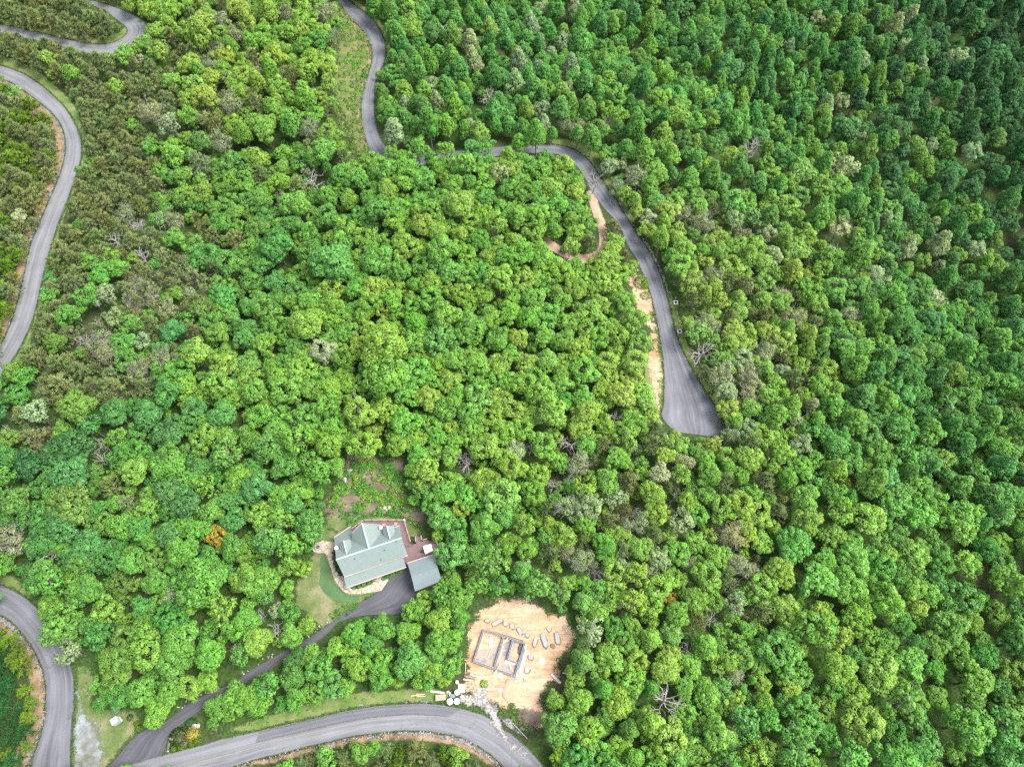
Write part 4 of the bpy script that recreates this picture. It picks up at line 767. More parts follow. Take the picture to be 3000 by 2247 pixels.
RM = 4                                             # opening masks in photo space, one cell per RM pixels
mw, mh = 3000 // RM, 2247 // RM + 1
gpx = np.stack(np.meshgrid((np.arange(mw) + .5) * RM, (np.arange(mh) + .5) * RM), -1).reshape(-1, 2)
def raster(polys):
    m = np.zeros(mw * mh, bool)
    for p in polys:
        p = np.asarray(p); lo, hi = p.min(0), p.max(0); k = np.where((gpx[:, 0] >= lo[0]) & (gpx[:, 0] <= hi[0]) & (gpx[:, 1] >= lo[1]) & (gpx[:, 1] <= hi[1]))[0]
        m[k] |= inpoly(gpx[k], p)
    return m.reshape(mh, mw)
OPEN = raster(openings); ROAD = raster(road_polys)
def look(mask, px):
    i = np.floor(px / RM).astype(int); ok = (i[:, 0] >= 0) & (i[:, 0] < mw) & (i[:, 1] >= 0) & (i[:, 1] < mh)
    r = np.zeros(len(px), bool); r[ok] = mask[i[ok, 1], i[ok, 0]]; return r

# zones of the wood (display coordinates of the whole photo): outline, forms, colours, crown radius
ZONES = [
 ([(-400,-200),(150,-200),(270,0),(300,60),(260,95),(-400,95)], 'pine', 'o', (1.7, 2.6)),
 ([(0,60),(150,80),(280,110),(330,120),(330,60),(400,40),(420,150),(370,300),(330,420),(300,520),(240,620),(190,760),(130,900),(0,960),(40,720),(110,500),(160,330),(105,200),(0,120),(-400,100),(-400,60)], 'pine pine pine pine pine pine pine tallpine small', 'o o o o o l', (1.6, 2.7)),
 ([(-400,150),(0,170),(80,210),(130,300),(130,400),(80,520),(30,700),(0,780),(-400,900)], 'pine', 'v o', (1.5, 2.4)),
 ([(240,560),(330,420),(480,480),(460,640),(330,830),(160,880),(180,760)], 'pine tallpine thin small airy tallpine', 'o o s l p o', (1.7, 2.9)),
 ([(330,0),(740,0),(760,320),(620,420),(420,420),(340,300),(420,150)], 'medium medium narrow airy tallpine thin medium', 'y y l l y s g', (2.0, 3.3)),
 ([(740,0),(1330,0),(1330,300),(1060,330),(830,300),(820,100)], 'narrow narrow medium narrow', 'g g g l b p y', (2.1, 3.1)),
 ([(1330,0),(1750,0),(1800,500),(1650,480),(1330,320)], 'narrow narrow medium airy', 'g g l b y g l y', (2.1, 3.2)),
 ([(1950,-20),(2400,-20),(2400,700),(2130,480),(2040,250)], 'narrow medium narrow', 'd d d d g b', (2.3, 3.6)),  # darker stand, with the corner's shade also put into its greens
 ([(1750,0),(2400,0),(2400,640),(1950,640),(1780,480)], 'narrow narrow narrow medium airy', 'd g g b l y p g', (2.2, 3.4)),
 ([(1270,300),(1650,480),(1800,560),(1760,900),(1700,1100),(1560,1000),(1450,700),(1330,470)], 'medium narrow thin tallpine airy medium medium', 'y l y l y p l', (1.8, 3.0)),
 ([(1800,480),(2400,640),(2400,1200),(1800,1100),(1740,800)], 'medium medium airy narrow', 'g l g y b g l', (1.9, 3.3)),
 ([(1700,1050),(2400,1150),(2400,1800),(1600,1800),(1650,1350)], 'large medium large medium airy', 'l g y g v l', (2.1, 4.0)),
 ([(1100,950),(1450,900),(1600,1000),(1700,1100),(1660,1400),(1250,1280),(1100,1200)], 'medium airy thin small tallpine medium small medium', 'l y l p g l y', (1.6, 2.8)),
 ([(-400,1300),(0,1350),(80,1420),(80,1660),(0,1900),(-400,1900)], 'pine', 'd v', (1.5, 2.3)),
 ([(560,1560),(1060,1580),(1060,1800),(400,1800)], 'pine pine small', 'o v v l', (1.3, 2.2)),
 ([(-400,860),(300,850),(700,950),(700,1300),(400,1800),(-400,1800)], 'large medium large airy', 'g b l g y l', (1.9, 3.5)),
 ([(350,420),(760,330),(1300,340),(1450,900),(1100,1000),(700,1000),(300,860)], 'large medium large medium', 'y l l g y y l', (1.8, 3.3))]
zpoly = [np.array([F_(p)[0] for p in z[0]]) for z in ZONES]
trees = []                                         # x, y, z, form, variant, R, height, colour, hand-picked
cells = {}
CS = 8.0
def near(x, y):
    i, j = int(x // CS), int(y // CS)
    for a in (-1, 0, 1):
        for b in (-1, 0, 1): yield from cells.get((i + a, j + b), ())
def hgt(form, r, k): return ARCH[form][k][2] * r
def put(x, y, form, k, r, sz, col, hand):
    trees.append(dict(x=x, y=y, z=gz(x, y), form=form, k=k, r=r, sz=sz, col=col, hand=hand)); cells.setdefault((int(x // CS), int(y // CS)), []).append((x, y, r))
def base_ok(x, y, z, open_too=True):
    p = proj([[x, y, z]])
    return not look(ROAD, p)[0]
ang = np.linspace(0, math.tau, 14, endpoint=False)
def crown_hits(x, y, z, r, ht, frac=.8):
    q = np.stack([x + np.cos(ang) * r * frac, y + np.sin(ang) * r * frac, np.full(14, z + ht * .62)], 1)
    ax = np.array([[x, y, z + ht * t] for t in (.25, .45, .62, .8, .95)]); q = np.vstack([q, ax, ax[2:3] + [[r * .4, 0, 0]], ax[2:3] - [[r * .4, 0, 0]]])
    return look(OPEN, proj(q)).sum()
for rd, lst in HAND + [(r_, [(x, y, h, 'w', 'dead') for x, y, h in l_]) for r_, l_ in DEAD]:
    s = rd((1, 0))[0][0] - rd((0, 0))[0][0]
    for x, y, hw, col, form in lst:
        px = rd((x, y))[0]; P = on_ground([px], 8.0)
        r = max(1.0, hw * s * depth_of(P)[0] / FPX * (.90 if form != 'dead' else .95)); k = random.randrange(len(ARCH[form]))
        sz = random.uniform(.92, 1.12); ht = hgt(form, r, k) * sz
        P = on_ground([px], ht * (.66 if form != 'dead' else .55))[0]
        for _ in range(6):                          # keep stems off the tarmac
            if base_ok(P[0], P[1], gz(P[0], P[1])): break
            P = P + np.array([0, -.8, 0])
        if form != 'dead':
            for _ in range(8):                      # keep the clearings and roads in sight
                if crown_hits(P[0], P[1], gz(P[0], P[1]), r, ht) <= 2: break
                r *= .93; ht *= .93
            else: continue
        put(P[0], P[1], form, k, r, sz, col, True)
XLIM, YLO, YHI = 215, -45, 262
for rlo, rhi, ncand, pack in ((3.0, 9, 6000, .70), (2.3, 3.0, 18000, .68), (1.5, 2.3, 40000, .66), (1.0, 1.5, 60000, .66)):
    cx = rng.uniform(-XLIM, XLIM, ncand); cy = rng.uniform(YLO, YHI, ncand); cz = ground(cx, cy)
    pc = proj(np.stack([cx, cy, cz + 7], 1)); 
    zid = np.full(ncand, -1)
    for i, zp in enumerate(zpoly): zid[(zid < 0) & inpoly(pc, zp)] = i
    onroad = look(ROAD, proj(np.stack([cx, cy, cz], 1)))
    for i in range(ncand):
        if onroad[i] or pc[i, 0] < -130 or pc[i, 0] > 3130 or pc[i, 1] < -130 or pc[i, 1] > 2420: continue
        zz = ZONES[zid[i]] if zid[i] >= 0 else ZONES[10 if pc[i, 0] > 1500 else 15]
        a, b = max(rlo, zz[3][0] if rlo > 1.2 else 1.0), min(rhi, zz[3][1])
        if a >= b: continue
        r = a + (b - a) * random.random(); x, y = cx[i], cy[i]
        pk = pack * (1.10 if zid[i] in (5, 6, 7, 8, 11) else 1.0)
        if zid[i] in (5, 6, 7, 8) and r < 1.5: continue
        if any((x - qx) ** 2 + (y - qy) ** 2 < (pk * (r + qr)) ** 2 for qx, qy, qr in near(x, y)): continue
        form = random.choice(zz[1].split()); col = random.choice(zz[2].split())
        if form in ('pine', 'tallpine') and col not in 'ovds': col = 'o'
        if form in ('thin',): col = 's'
        if form not in ('pine', 'tallpine', 'thin') and col in 'so': col = 'l'
        if form == 'large' and r < 2.6: form = 'medium'
        if form == 'medium' and r < 1.9: form = 'small'
        if form == 'small' and r > 2.4: form = 'medium'
        k = random.randrange(len(ARCH[form])); sz = random.uniform(.9, 1.45) if form == 'narrow' else random.uniform(.88, 1.18)
        if crown_hits(x, y, cz[i], r, hgt(form, r, k) * sz) > 1: continue
        put(x, y, form, k, r, sz, col, False)
FIELD = [((800,720),(.235,.480,.050)),((1000,640),(.20,.44,.05)),((550,150),(.255,.450,.062)),((300,1100),(.100,.285,.052)),((80,1000),(.08,.23,.05)),((500,1450),(.175,.385,.046)),((1100,150),(.115,.310,.066)),((2120,60),(.036,.115,.038)),((2100,350),(.070,.195,.054)),
         ((2100,800),(.105,.265,.062)),((1550,600),(.26,.45,.080)),((1350,1150),(.235,.455,.062)),((1050,1000),(.20,.44,.055)),((1900,1500),(.130,.330,.050)),((1700,1350),(.21,.43,.050)),((580,540),(.075,.225,.055)),((450,700),(.12,.29,.06)),((1150,420),(.20,.43,.058)),((1600,150),(.085,.25,.062)),((1850,1150),(.150,.365,.060)),((2200,1600),(.075,.22,.042)),((50,1400),(.075,.22,.042)),((750,1450),(.13,.34,.045)),((1150,1420),(.21,.42,.05))]
_fp = np.array([F_(p)[0] for p, _ in FIELD]); _fc = np.array([c for _, c in FIELD])
def field(px):                                     # stand tints; broad light and shade put in: bright centre, dark hollow and edges
    wt = np.exp(-((_fp - px) ** 2).sum(1) / (2 * 210.0 ** 2)) + 1e-9; return (wt[:, None] * _fc).sum(0) / wt.sum()
KIND = {'pine': 'pine_tree', 'tallpine': 'pine_tree', 'thin': 'thin_tree', 'dead': 'dead_tree'}
for t in trees:
    t['h'] = hgt(t['form'], t['r'], t['k']) * t['sz']; c = np.array([[t['x'], t['y'], t['z'] + t['h'] * .65]])
    t['px'] = proj(c)[0]; t['rp'] = t['r'] * FPX / depth_of(c)[0]; t['kind'] = KIND.get(t['form'], 'broadleaf_tree')
    cb = np.array(PAL.get(t['col'], (.3, .3, .3))); j = rng.normal(size=3) * np.array([.07, .03, .07]) + rng.normal() * .08
    if t['kind'] == 'broadleaf_tree' and t['col'] not in 'pk': cb = cb * .50 + field(t['px']) * .50
    t['tint'] = tuple(np.clip(cb * (1 + j), .008, .4)); t['rz'] = random.uniform(0, math.tau)
    t['tilt'] = (random.gauss(0, .03), random.gauss(0, .03))
    t['in'] = (-t['rp'] * .3 < t['px'][0] < 3000 + t['rp'] * .3) and (-t['rp'] * .3 < t['px'][1] < 2247 + t['rp'] * .3)

# landmarks for telling one tree from another
LM = [('the green-roofed house', P_((720,950))[0]), ('the grey-green garage', P_((1200,1170))[0]), ('the block foundation', Q_((640,860))[0]), ('the dirt clearing', Q_((1150,700))[0]),
      ('the weedy clearing', P_((750,420))[0]), ('the driveway mouth', J_((1250,1420))[0]), ('the driveway', K_((300,800))[0]), ('the lower road', K_((900,1310))[0]),
      ('the lower left bend', J_((300,600))[0]), ('the left road loop', A_((640,1200))[0]), ('the lower left road', E_((150,1200))[0]), ('the upper left hairpin', A_((1150,300))[0]),
      ('the top road', B_((1060,470))[0]), ('the hidden road', B_((1700,1340))[0]), ('the right road bend', C_((450,1300))[0]), ('the narrow dirt track', G_((680,560))[0]), ('the dirt strip', G_((1180,1150))[0]),
      ('the right road dead end', F_((1500,900))[0]), ('top right corner', (2990, 10)), ('bottom right corner', (2990, 2240)), ('the right edge midpoint', (2990, 1120)), ('the top edge midpoint', (1600, 5)), ('the left edge', (10, 1430)),
      ('the lower right road end', L_((100,1560))[0])]
DIRS = ['right of', 'upper right of', 'above', 'upper left of', 'left of', 'lower left of', 'below', 'lower right of']
ORD = ['nearest', 'second nearest', 'third nearest', 'fourth nearest', 'fifth nearest', 'sixth nearest', 'seventh nearest', 'eighth nearest', 'ninth nearest', 'tenth nearest', 'eleventh nearest', 'twelfth nearest']
def where(t):
    ds = [math.hypot(*(t['px'] - np.array(p))) for _, p in LM]; i = int(np.argmin(ds)); d = t['px'] - np.array(LM[i][1])
    return i, int(round(math.atan2(-d[1], d[0]) / (math.pi / 4))) % 8, ds[i]
NOUN = {'broadleaf_tree': 'broadleaf tree', 'pine_tree': 'pine', 'thin_tree': 'sparse tree', 'dead_tree': 'dead tree', 'shrub': 'shrub'}
SHAPE = {'large': 'broad-crowned', 'medium': 'round-crowned', 'small': 'small', 'narrow': 'narrow tall', 'airy': 'open-crowned', 'pine': 'bushy young', 'tallpine': 'taller open', 'thin': 'half-leafed', 'dead': 'bare bleached'}
GRP = {'broadleaf_tree': 'broadleaf trees of the wood', 'pine_tree': 'pines along the roads', 'thin_tree': 'sparse grey trees in the wood', 'dead_tree': 'bare dead trees in the wood'}
solo = []
for kind in GRP:
    c = sorted([t for t in trees if t['kind'] == kind and t['in']], key=lambda t: -t['rp'] * (1.08 if t['hand'] else 1))
    solo += c[:300]
ids = {id(t) for t in solo}
groups = {}
for t in solo:
    i, d, dist = where(t); t['lm'] = (i, d); groups.setdefault((t['kind'], t['col'], t['form'], i, d), []).append((dist, t))
for (kind, col, form, i, d), lst in groups.items():
    lst.sort(key=lambda q: q[0])
    for n_, (_, t) in enumerate(lst):
        cw = (CW[col] + ' ') if col in CW else ''
        nth = '' if len(lst) == 1 else ', ' + ORD[min(n_, 11)] + ''
        t['label'] = f"{cw}{SHAPE[form]} {NOUN[kind]}{nth} {DIRS[d]} {LM[i][0]}"
CAT = {'broadleaf_tree': 'tree', 'pine_tree': 'pine tree', 'thin_tree': 'tree', 'dead_tree': 'dead tree'}
for kind in ARCH:
    for cm, tm, _ in ARCH[kind]:
        if cm is not None: cm.materials.append(MT['needle'] if kind in ('pine', 'tallpine') else MT['leaf'])
for t in solo:
    cm, tm, _ = ARCH[t['form']][t['k']]
    o = empty(t['kind'], (t['x'], t['y'], t['z']), t['label'], CAT[t['kind']], GRP[t['kind']]); o.rotation_euler = (*t['tilt'], t['rz']); o.scale = (t['r'], t['r'], t['r'] * t['sz'])
    link('trunk', tm, None, o)
    if cm is not None: link('crown', cm, None, o)['tint'] = t['tint']
# the rest of the wood, each kind as one mass
SRC = {}
def source(form, k):
    if (form, k) not in SRC:
        cm, tm, _ = ARCH[form][k]; ms = [m for m in (cm, tm) if m is not None]
        V, Fv, mi, sh, pn = [], [], [], [], []; o = 0; mats = []
        for m in ms:
            nv = len(m.vertices); co = np.empty(nv * 3, np.float32); m.vertices.foreach_get('co', co); V.append(co.reshape(-1, 3))
            for p in m.polygons: Fv.append(tuple(i + o for i in p.vertices)); mi.append(len(mats))
            s = np.zeros(nv, np.float32)
            if 'v' in m.attributes: m.attributes['v'].data.foreach_get('value', s)
            q = np.zeros(nv * 3, np.float32)
            if 'pn' in m.attributes: m.attributes['pn'].data.foreach_get('vector', q)
            pn.append(q.reshape(-1, 3)); sh.append(s); mats.append(m.materials[0]); o += nv
        me = mesh('tree_source', np.vstack(V), Fv); set_attr(me, 'v', 'FLOAT', np.concatenate(sh)); set_attr(me, 'pn', 'FLOAT_VECTOR', np.vstack(pn))
        for m in mats: me.materials.append(m)
        me.polygons.foreach_set('material_index', mi); SRC[(form, k)] = bpy.data.objects.new('tree_source', me)
    return SRC[(form, k)]
def scatter(name, pts, objs, label, cat):
    """one object whose points carry instances of the given sources: pts = list of (xyz, rot, scale, index, tint)"""
    col = bpy.data.collections.new(name + '_sources')
    for i, ob in enumerate(objs):
        c = ob.copy(); c.name = f'src_{i:03d}'; col.objects.link(c)
    me = bpy.data.meshes.new(name); me.from_pydata([tuple(p[0]) for p in pts], [], []); 
    set_attr(me, 'rot', 'FLOAT_VECTOR', [p[1] for p in pts]); set_attr(me, 'scl', 'FLOAT_VECTOR', [p[2] for p in pts]); set_attr(me, 'pick', 'INT', [p[3] for p in pts])
    set_attr(me, 'tint', 'FLOAT_COLOR', [(*p[4], 1) for p in pts])
    o = link(name, me); tag(o, label, cat, kind='stuff')
    ng = bpy.data.node_groups.new(name, 'GeometryNodeTree'); ng.interface.new_socket('Geometry', in_out='INPUT', socket_type='NodeSocketGeometry'); ng.interface.new_socket('Geometry', in_out='OUTPUT', socket_type='NodeSocketGeometry')
    N = ng.nodes; gi = N.new('NodeGroupInput'); go = N.new('NodeGroupOutput'); ci = N.new('GeometryNodeCollectionInfo'); ci.inputs[0].default_value = col
    ci.inputs['Separate Children'].default_value = True; ci.inputs['Reset Children'].default_value = True
    ip = N.new('GeometryNodeInstanceOnPoints'); ip.inputs['Pick Instance'].default_value = True
    def at(nm, ty):
        x = N.new('GeometryNodeInputNamedAttribute'); x.data_type = ty; x.inputs[0].default_value = nm; return x.outputs[0]
    e2r = N.new('FunctionNodeEulerToRotation')
    ng.links.new(at('rot', 'FLOAT_VECTOR'), e2r.inputs[0]); ng.links.new(e2r.outputs[0], ip.inputs['Rotation']); ng.links.new(at('scl', 'FLOAT_VECTOR'), ip.inputs['Scale']); ng.links.new(at('pick', 'INT'), ip.inputs['Instance Index'])
    ng.links.new(gi.outputs[0], ip.inputs['Points']); ng.links.new(ci.outputs[0], ip.inputs['Instance']); ng.links.new(ip.outputs[0], go.inputs[0])
    md = o.modifiers.new('scatter', 'NODES'); md.node_group = ng
    return o
for kind, nm, lab in (('broadleaf_tree', 'broadleaf_wood', 'dense mass of smaller broadleaf trees filling the wood'), ('pine_tree', 'pine_thicket', 'olive pine thicket filling the slopes beside the roads'), ('thin_tree', 'sparse_thicket', 'grey half-leafed trees scattered through the wood'), ('dead_tree', 'dead_wood', 'bare dead trees at the frame edges')):
    rest = [t for t in trees if t['kind'] == kind and id(t) not in ids]
    if not rest: continue
    keys = sorted({(t['form'], t['k']) for t in rest}); objs = [source(*k) for k in keys]
    scatter(nm, [((t['x'], t['y'], t['z']), (*t['tilt'], t['rz']), (t['r'], t['r'], t['r'] * t['sz']), keys.index((t['form'], t['k'])), t['tint']) for t in rest], objs, lab, 'wood')
print('TREES', len(trees), {k: sum(t['kind'] == k and t['in'] for t in trees) for k in GRP}, 'solo', len(solo), 'labels', len({t['label'] for t in solo}))

# ------------------------------------------------------------------ low plants
clump = [bpy.data.objects.new('weed_source', blob_leaf(1.0, .6, 46, .26)) for _ in range(4)]
for c in clump: c.data.materials.append(MT['leaf'])
def weeds(name, poly, n, rs, cols, label, dens=None, minscale=.5):
    W = on_ground(poly)[:, :2]; lo, hi = W.min(0), W.max(0); q = rng.uniform(lo, hi, (n, 2)); q = q[inpoly(q, W)]
    keep = (np.sin(q[:, 0] * .9 + 1.3 * np.sin(q[:, 1] * .6)) + np.cos(q[:, 1] * 1.1 + q[:, 0] * .35) + rng.normal(size=len(q)) * .8) > (-.2 if dens is None else dens)
    q = q[keep]; z = ground(q[:, 0], q[:, 1]); pts = []
    for (x, y), zz in zip(q, z):
        s = random.uniform(*rs); c = np.array(PAL[random.choice(cols.split())]) * (1 + rng.normal() * .12)
        pts.append(((x, y, zz + .05), (0, 0, random.uniform(0, 6.3)), (s, s, s * random.uniform(.6, 1.1)), random.randrange(4), tuple(np.clip(c, .01, .4))))
    return scatter(name, pts, clump, label, 'plants')
weeds('undergrowth', P_((420,440),(500,300),(600,200),(760,190),(900,220),(1010,300),(1000,470),(1090,620),(1060,690),(800,680),(560,640),(380,640),(340,600),(420,500)), 900, (.3, .85), 'l y g g', 'weedy green undergrowth in the clearing behind the house', -.6)
weeds('undergrowth', P_((340,660),(560,650),(800,690),(640,710),(560,770),(420,830),(350,800)), 500, (.15, .4), 'g d g', 'low dark green ground cover above the house')
weeds('undergrowth', P_((350,1450),(450,1440),(640,1440),(600,1520),(420,1600),(360,1540)), 340, (.15, .42), 'd g v', 'low green plants along the driveway below the lawn', -.4)
weeds('undergrowth', Q_((560,1180),(620,1170),(660,1330),(740,1400),(800,1500),(920,1600),(860,1657),(700,1600),(600,1400)), 320, (.12, .38), 'g l v', 'scattered weeds below the dirt clearing', .1)
weeds('undergrowth', Q_((420,240),(560,160),(800,150),(950,220),(940,300),(850,290),(700,280),(560,320),(460,380)), 420, (.15, .45), 'g l v', 'low weeds above the dirt clearing', -.2)
weeds('undergrowth', band(tm_left[1:19], [56, 66, 86, 96, 90, 60], 1), 2600, (.3, 1.0), 'v o l o', 'scrubby plants on the bank left of the top road', -1.2)
weeds('undergrowth', band(ll_in, [60, 70, 70, 70, 80, 80], 1), 900, (.2, .6), 'v o o', 'scrubby plants on the bank inside the left road', .2)
weeds('undergrowth', G_((1000,800),(1080,740),(1150,800),(1210,1000),(1230,1200),(1280,1400),(1300,1650),(1180,1650),(1170,1400),(1150,1150)), 260, (.15, .55), 'v l y', 'weeds on the dirt strip', .4)
weeds('undergrowth', J_((640,860),(740,860),(780,960),(740,1150),(700,1250),(640,1100)), 200, (.12, .3), 'g v o', 'weeds beside the lower left road')
weeds('undergrowth', K_((-60,1350),(240,1235),(500,1175),(900,1075),(1450,1035),(1500,1090),(900,1140),(500,1240),(200,1310)), 500, (.1, .34), 'g v l', 'weeds on the verge above the lower road', .2)
# shrubs, one by one
def shrub(px, r, col, label, group=None, flat=.8, n=260, sz=.13, hz=0.):
    p = pm(px); o = link('shrub', blob_leaf(1.0, flat, n, sz), MT['leaf']); o.location = p + Vector((0, 0, r * .15 + hz)); o.scale = (r, r, r); o['tint'] = PAL[col] if isinstance(col, str) else col
    return tag(o, label, 'shrub', group)
sm = .16275 * 1.0 / 14.0
for x, y, r, lab in ((1285,1070,62,'leftmost lime ball shrub beside the lower road in the driveway island'),(1415,1030,68,'second lime ball shrub from the left in the driveway island'),(1605,980,62,'lime ball shrub just below the golden shrub'),(1710,930,72,'rightmost lime ball shrub, right below the golden shrub'),(620,605,50,'small lime ball shrub on the far side of the driveway mouth, upper one'),(655,700,62,'lime ball shrub on the far side of the driveway mouth, touching the tarmac')):
    shrub(H4((x, y))[0], r * sm, (.13, .24, .012), lab, 'lime ball shrubs at the driveway mouth', .9, 420, .10)
shrub(H4((1630,790))[0], 128 * sm, (.36, .33, .035), 'golden yellow shrub in the driveway island', None, .7, 520, .09)
shrub(H4((1380,850))[0], 150 * sm, (.055, .10, .018), 'large dark olive shrub in the driveway island', None, .6, 560, .09)
shrub(H4((1600,610))[0], 95 * sm, 'd', 'dark green shrub behind the white boulder', None, .7, 300, .1)
shrub(H4((510,500))[0], 58 * sm, (.02, .05, .015), 'very dark small shrub beside the utility boxes', None, .9, 260, .12)
for k, (x, y, r) in enumerate(((470,1350,50),(560,1320,55),(650,1290,55),(740,1250,55),(825,1215,42))):
    shrub(H1((x, y + 10))[0], r * sm, 'gglgy'[k], f"{['first','second','third','fourth','fifth'][k]} low shrub from the left in the bed before the porch", 'shrubs before the porch', .7, 240, .14)
for k, (x, y, r) in enumerate(((1010,1190,55),(1090,1160,55),(1170,1125,55),(1250,1090,55),(1320,1062,48))):
    shrub(H1((x, y))[0], r * sm, 'gglgl'[k], f"{['first','second','third','fourth','fifth'][k]} low shrub from the left in the bed beside the garage driveway", 'shrubs by the garage driveway', .7, 240, .14)
for k, (x, y, r) in enumerate(((125,730,55),(135,830,62),(160,930,66),(195,1030,62),(230,1105,50))):
    shrub(H1((x, y))[0], r * sm, (.022, .085, .018), f"{['topmost','second','third','fourth','lowest'][k]} dark shrub between flagstone path and house wall", 'dark shrubs along the house wall', .6, 300, .12)
for k, (x, y, r, col) in enumerate(((1530,500,60,'d'),(1490,120,55,'l'),(1570,200,50,'l'),(1640,240,40,'g'))):
    shrub(H1((x, y))[0], r * sm, col, ['dark shrub between the two decks','bright shrub off the upper deck corner','second bright shrub right of the upper deck corner','small shrub farthest right of the upper deck corner'][k], None, .8, 240, .14)
shrub(B_((940,660))[0], 1.1, 'g', 'lone round green shrub at the left edge of the top road', None, .9, 300, .13)
shrub(G_((1115,800))[0], 2.0, 'v', 'bushy shrub between the right road and the dirt strip', None, .9, 420, .1)
shrub(G_((1150,910))[0], 1.3, 'o', 'smaller dull shrub on the dirt strip beside the right road', None, .9, 320, .1)
shrub(K_((1960,1290 - 300))[0], .9, 'y', 'small yellow-green shrub at the edge of the white gravel', None, .7, 220, .15)

# ------------------------------------------------------------------ building site
c2 = {k: pm(H2(v)[0], .9) for k, v in dict(tl=(350, 398), tr=(1090, 640), br=(915, 1228), bl=(172, 962), p1=(708, 520), p2=(545, 1072), q1=(880, 572), q2=(778, 935), x2=(985, 1008)).items()}
fo = empty('foundation', pm(H2((640, 820))[0]), 'rectangular concrete block foundation with inner walls in the tan dirt clearing', 'foundation'); fb = fo.location.copy(); fz = fb.z
def block_wall(name, a, b, h=1.0, ta=0., tb=0.):
    a = Vector((a.x, a.y, fz)) - fb; b = Vector((b.x, b.y, fz)) - fb; d = (b - a).normalized(); a = a + d * ta; b = b - d * tb; L = (b - a).length; n = Vector((-d.y, d.x, 0)); mb = MB()
    for s in (-1, 1): mb.beam(a + n * s * .125 + Vector((0, 0, h / 2 - .1)), b + n * s * .125 + Vector((0, 0, h / 2 - .1)), .06, h + .2)
    k = max(2, int(L / .22))
    for i in range(k + 1):
        p = a + d * (L * i / k); mb.box((p.x, p.y, h - .12), (.05, .186, .2), math.atan2(d.y, d.x))
    mb.beam(a + Vector((0, 0, h - .3)), b + Vector((0, 0, h - .3)), .186, .08, 1)  # dark strip paints the shade down in the hollow block cores
    return mb.build(name, [MT['block'], MT['blockdark']], fo)
for a, b, ta, tb in (('tl', 'tr', .16, .16), ('tr', 'br', -.155, -.155), ('br', 'bl', .16, .16), ('bl', 'tl', -.155, -.155)): block_wall('outer_wall', c2[a], c2[b], 1.0, ta, tb)
block_wall('inner_wall', c2['p1'], c2['p2'], .97, .1, .19); block_wall('inner_wall', c2['q1'], c2['q2'], .97, .1, -.1); block_wall('inner_wall', c2['q2'], c2['x2'], .94, .2, .19)
ins = [Vector((c2[k].x, c2[k].y, fz + .22)) - fb for k in ('tl', 'tr', 'br', 'bl')]
cen_f = sum(ins, Vector()) / 4; ins = [cen_f + (p - cen_f) * .97 for p in ins]
nf = NB('slab_dirt'); f1 = nf.noise(.6, 5, None, .65)
MT['slabdirt'] = nf.finish(nf.ramp(f1, (.34, (.17, .16, .155)), (.46, (.28, .25, .22)), (.56, (.36, .26, .19)), (.68, (.32, .29, .275))), .9, .1, nf.bump(f1, .4, .1))
MB().prism(ins, [p - Vector((0, 0, .25)) for p in ins]).build('slab', MT['slabdirt'], fo)
def heap(name, px, L, Wd, ht, rz, mat, label=None, cat=None, n=16, m=10, seed=0, group=None, kind=None, rough=.25, parent=None):
    r2 = np.random.default_rng(seed); o = pm(px); V, Fc = [], []
    for i in range(m + 1):
        t = i / m
        for k in range(n):
            a = k * math.tau / n; w_ = 1 + rough * (math.sin(a * 3 + seed) * .5 + r2.normal() * .3)
            V.append((math.cos(a) * L / 2 * t * w_, math.sin(a) * Wd / 2 * t * w_, ht * (1 - t ** 2.2) * (1 + r2.normal() * rough * .35) - (.08 if i == m else 0)))
    for i in range(m):
        for k in range(n): Fc.append((i * n + k, i * n + (k + 1) % n, (i + 1) * n + (k + 1) % n, (i + 1) * n + k))
    ob = link(name, mesh(name, V, Fc, True), mat); ob.location = o + Vector((0, 0, .14)); ob.rotation_euler = (0, 0, rz)
    return tag(ob, label, cat, group, kind)
def ang_px(a, b): p, q = pm(a), pm(b); return math.atan2(q.y - p.y, q.x - p.x), (q - p).length, (p + q) / 2
# dark dug edge and spoil bank along the upper and right walls
for a, b, w_, h_, mt, sd_, lab in (((330, 380), (1110, 620), 1.3, .5, 'clayloose', 3, 'long tan spoil bank along the upper foundation wall'), ((1120, 650), (960, 1240), .9, .25, 'block', 4, 'low grey rubble ridge along the right foundation wall')):
    rz, L, mid = ang_px(H2((a[0] + 25, a[1] - 38))[0] if sd_ == 3 else H2((a[0] + 12, a[1]))[0], H2((b[0] + 25, b[1] - 38))[0] if sd_ == 3 else H2((b[0] + 12, b[1]))[0])
    o = heap('spoil_bank', proj([mid])[0], L * 1.02, w_, h_, rz, MT[mt], lab, 'dirt bank', 28, 8, sd_)
heap('dirt_heap', H3((1460, 420))[0], 4.0, 4.2, .38, 0, MT['clayloose'], 'loose tan dirt heap below the foundation corner', 'dirt heap', 22, 10, 8)
heap('dirt_heap', H2((1010, 740))[0], 1.6, 3.4, .5, R(-15), MT['blockdark'], 'dark rubble pile inside the right foundation room', 'rubble', 16, 8, 9)
heap('dirt_heap', H2((935, 800))[0], 2.2, 4.0, .3, R(-15), MT['clayloose'], 'tan dirt fill inside the right foundation room', 'dirt heap', 16, 8, 10)
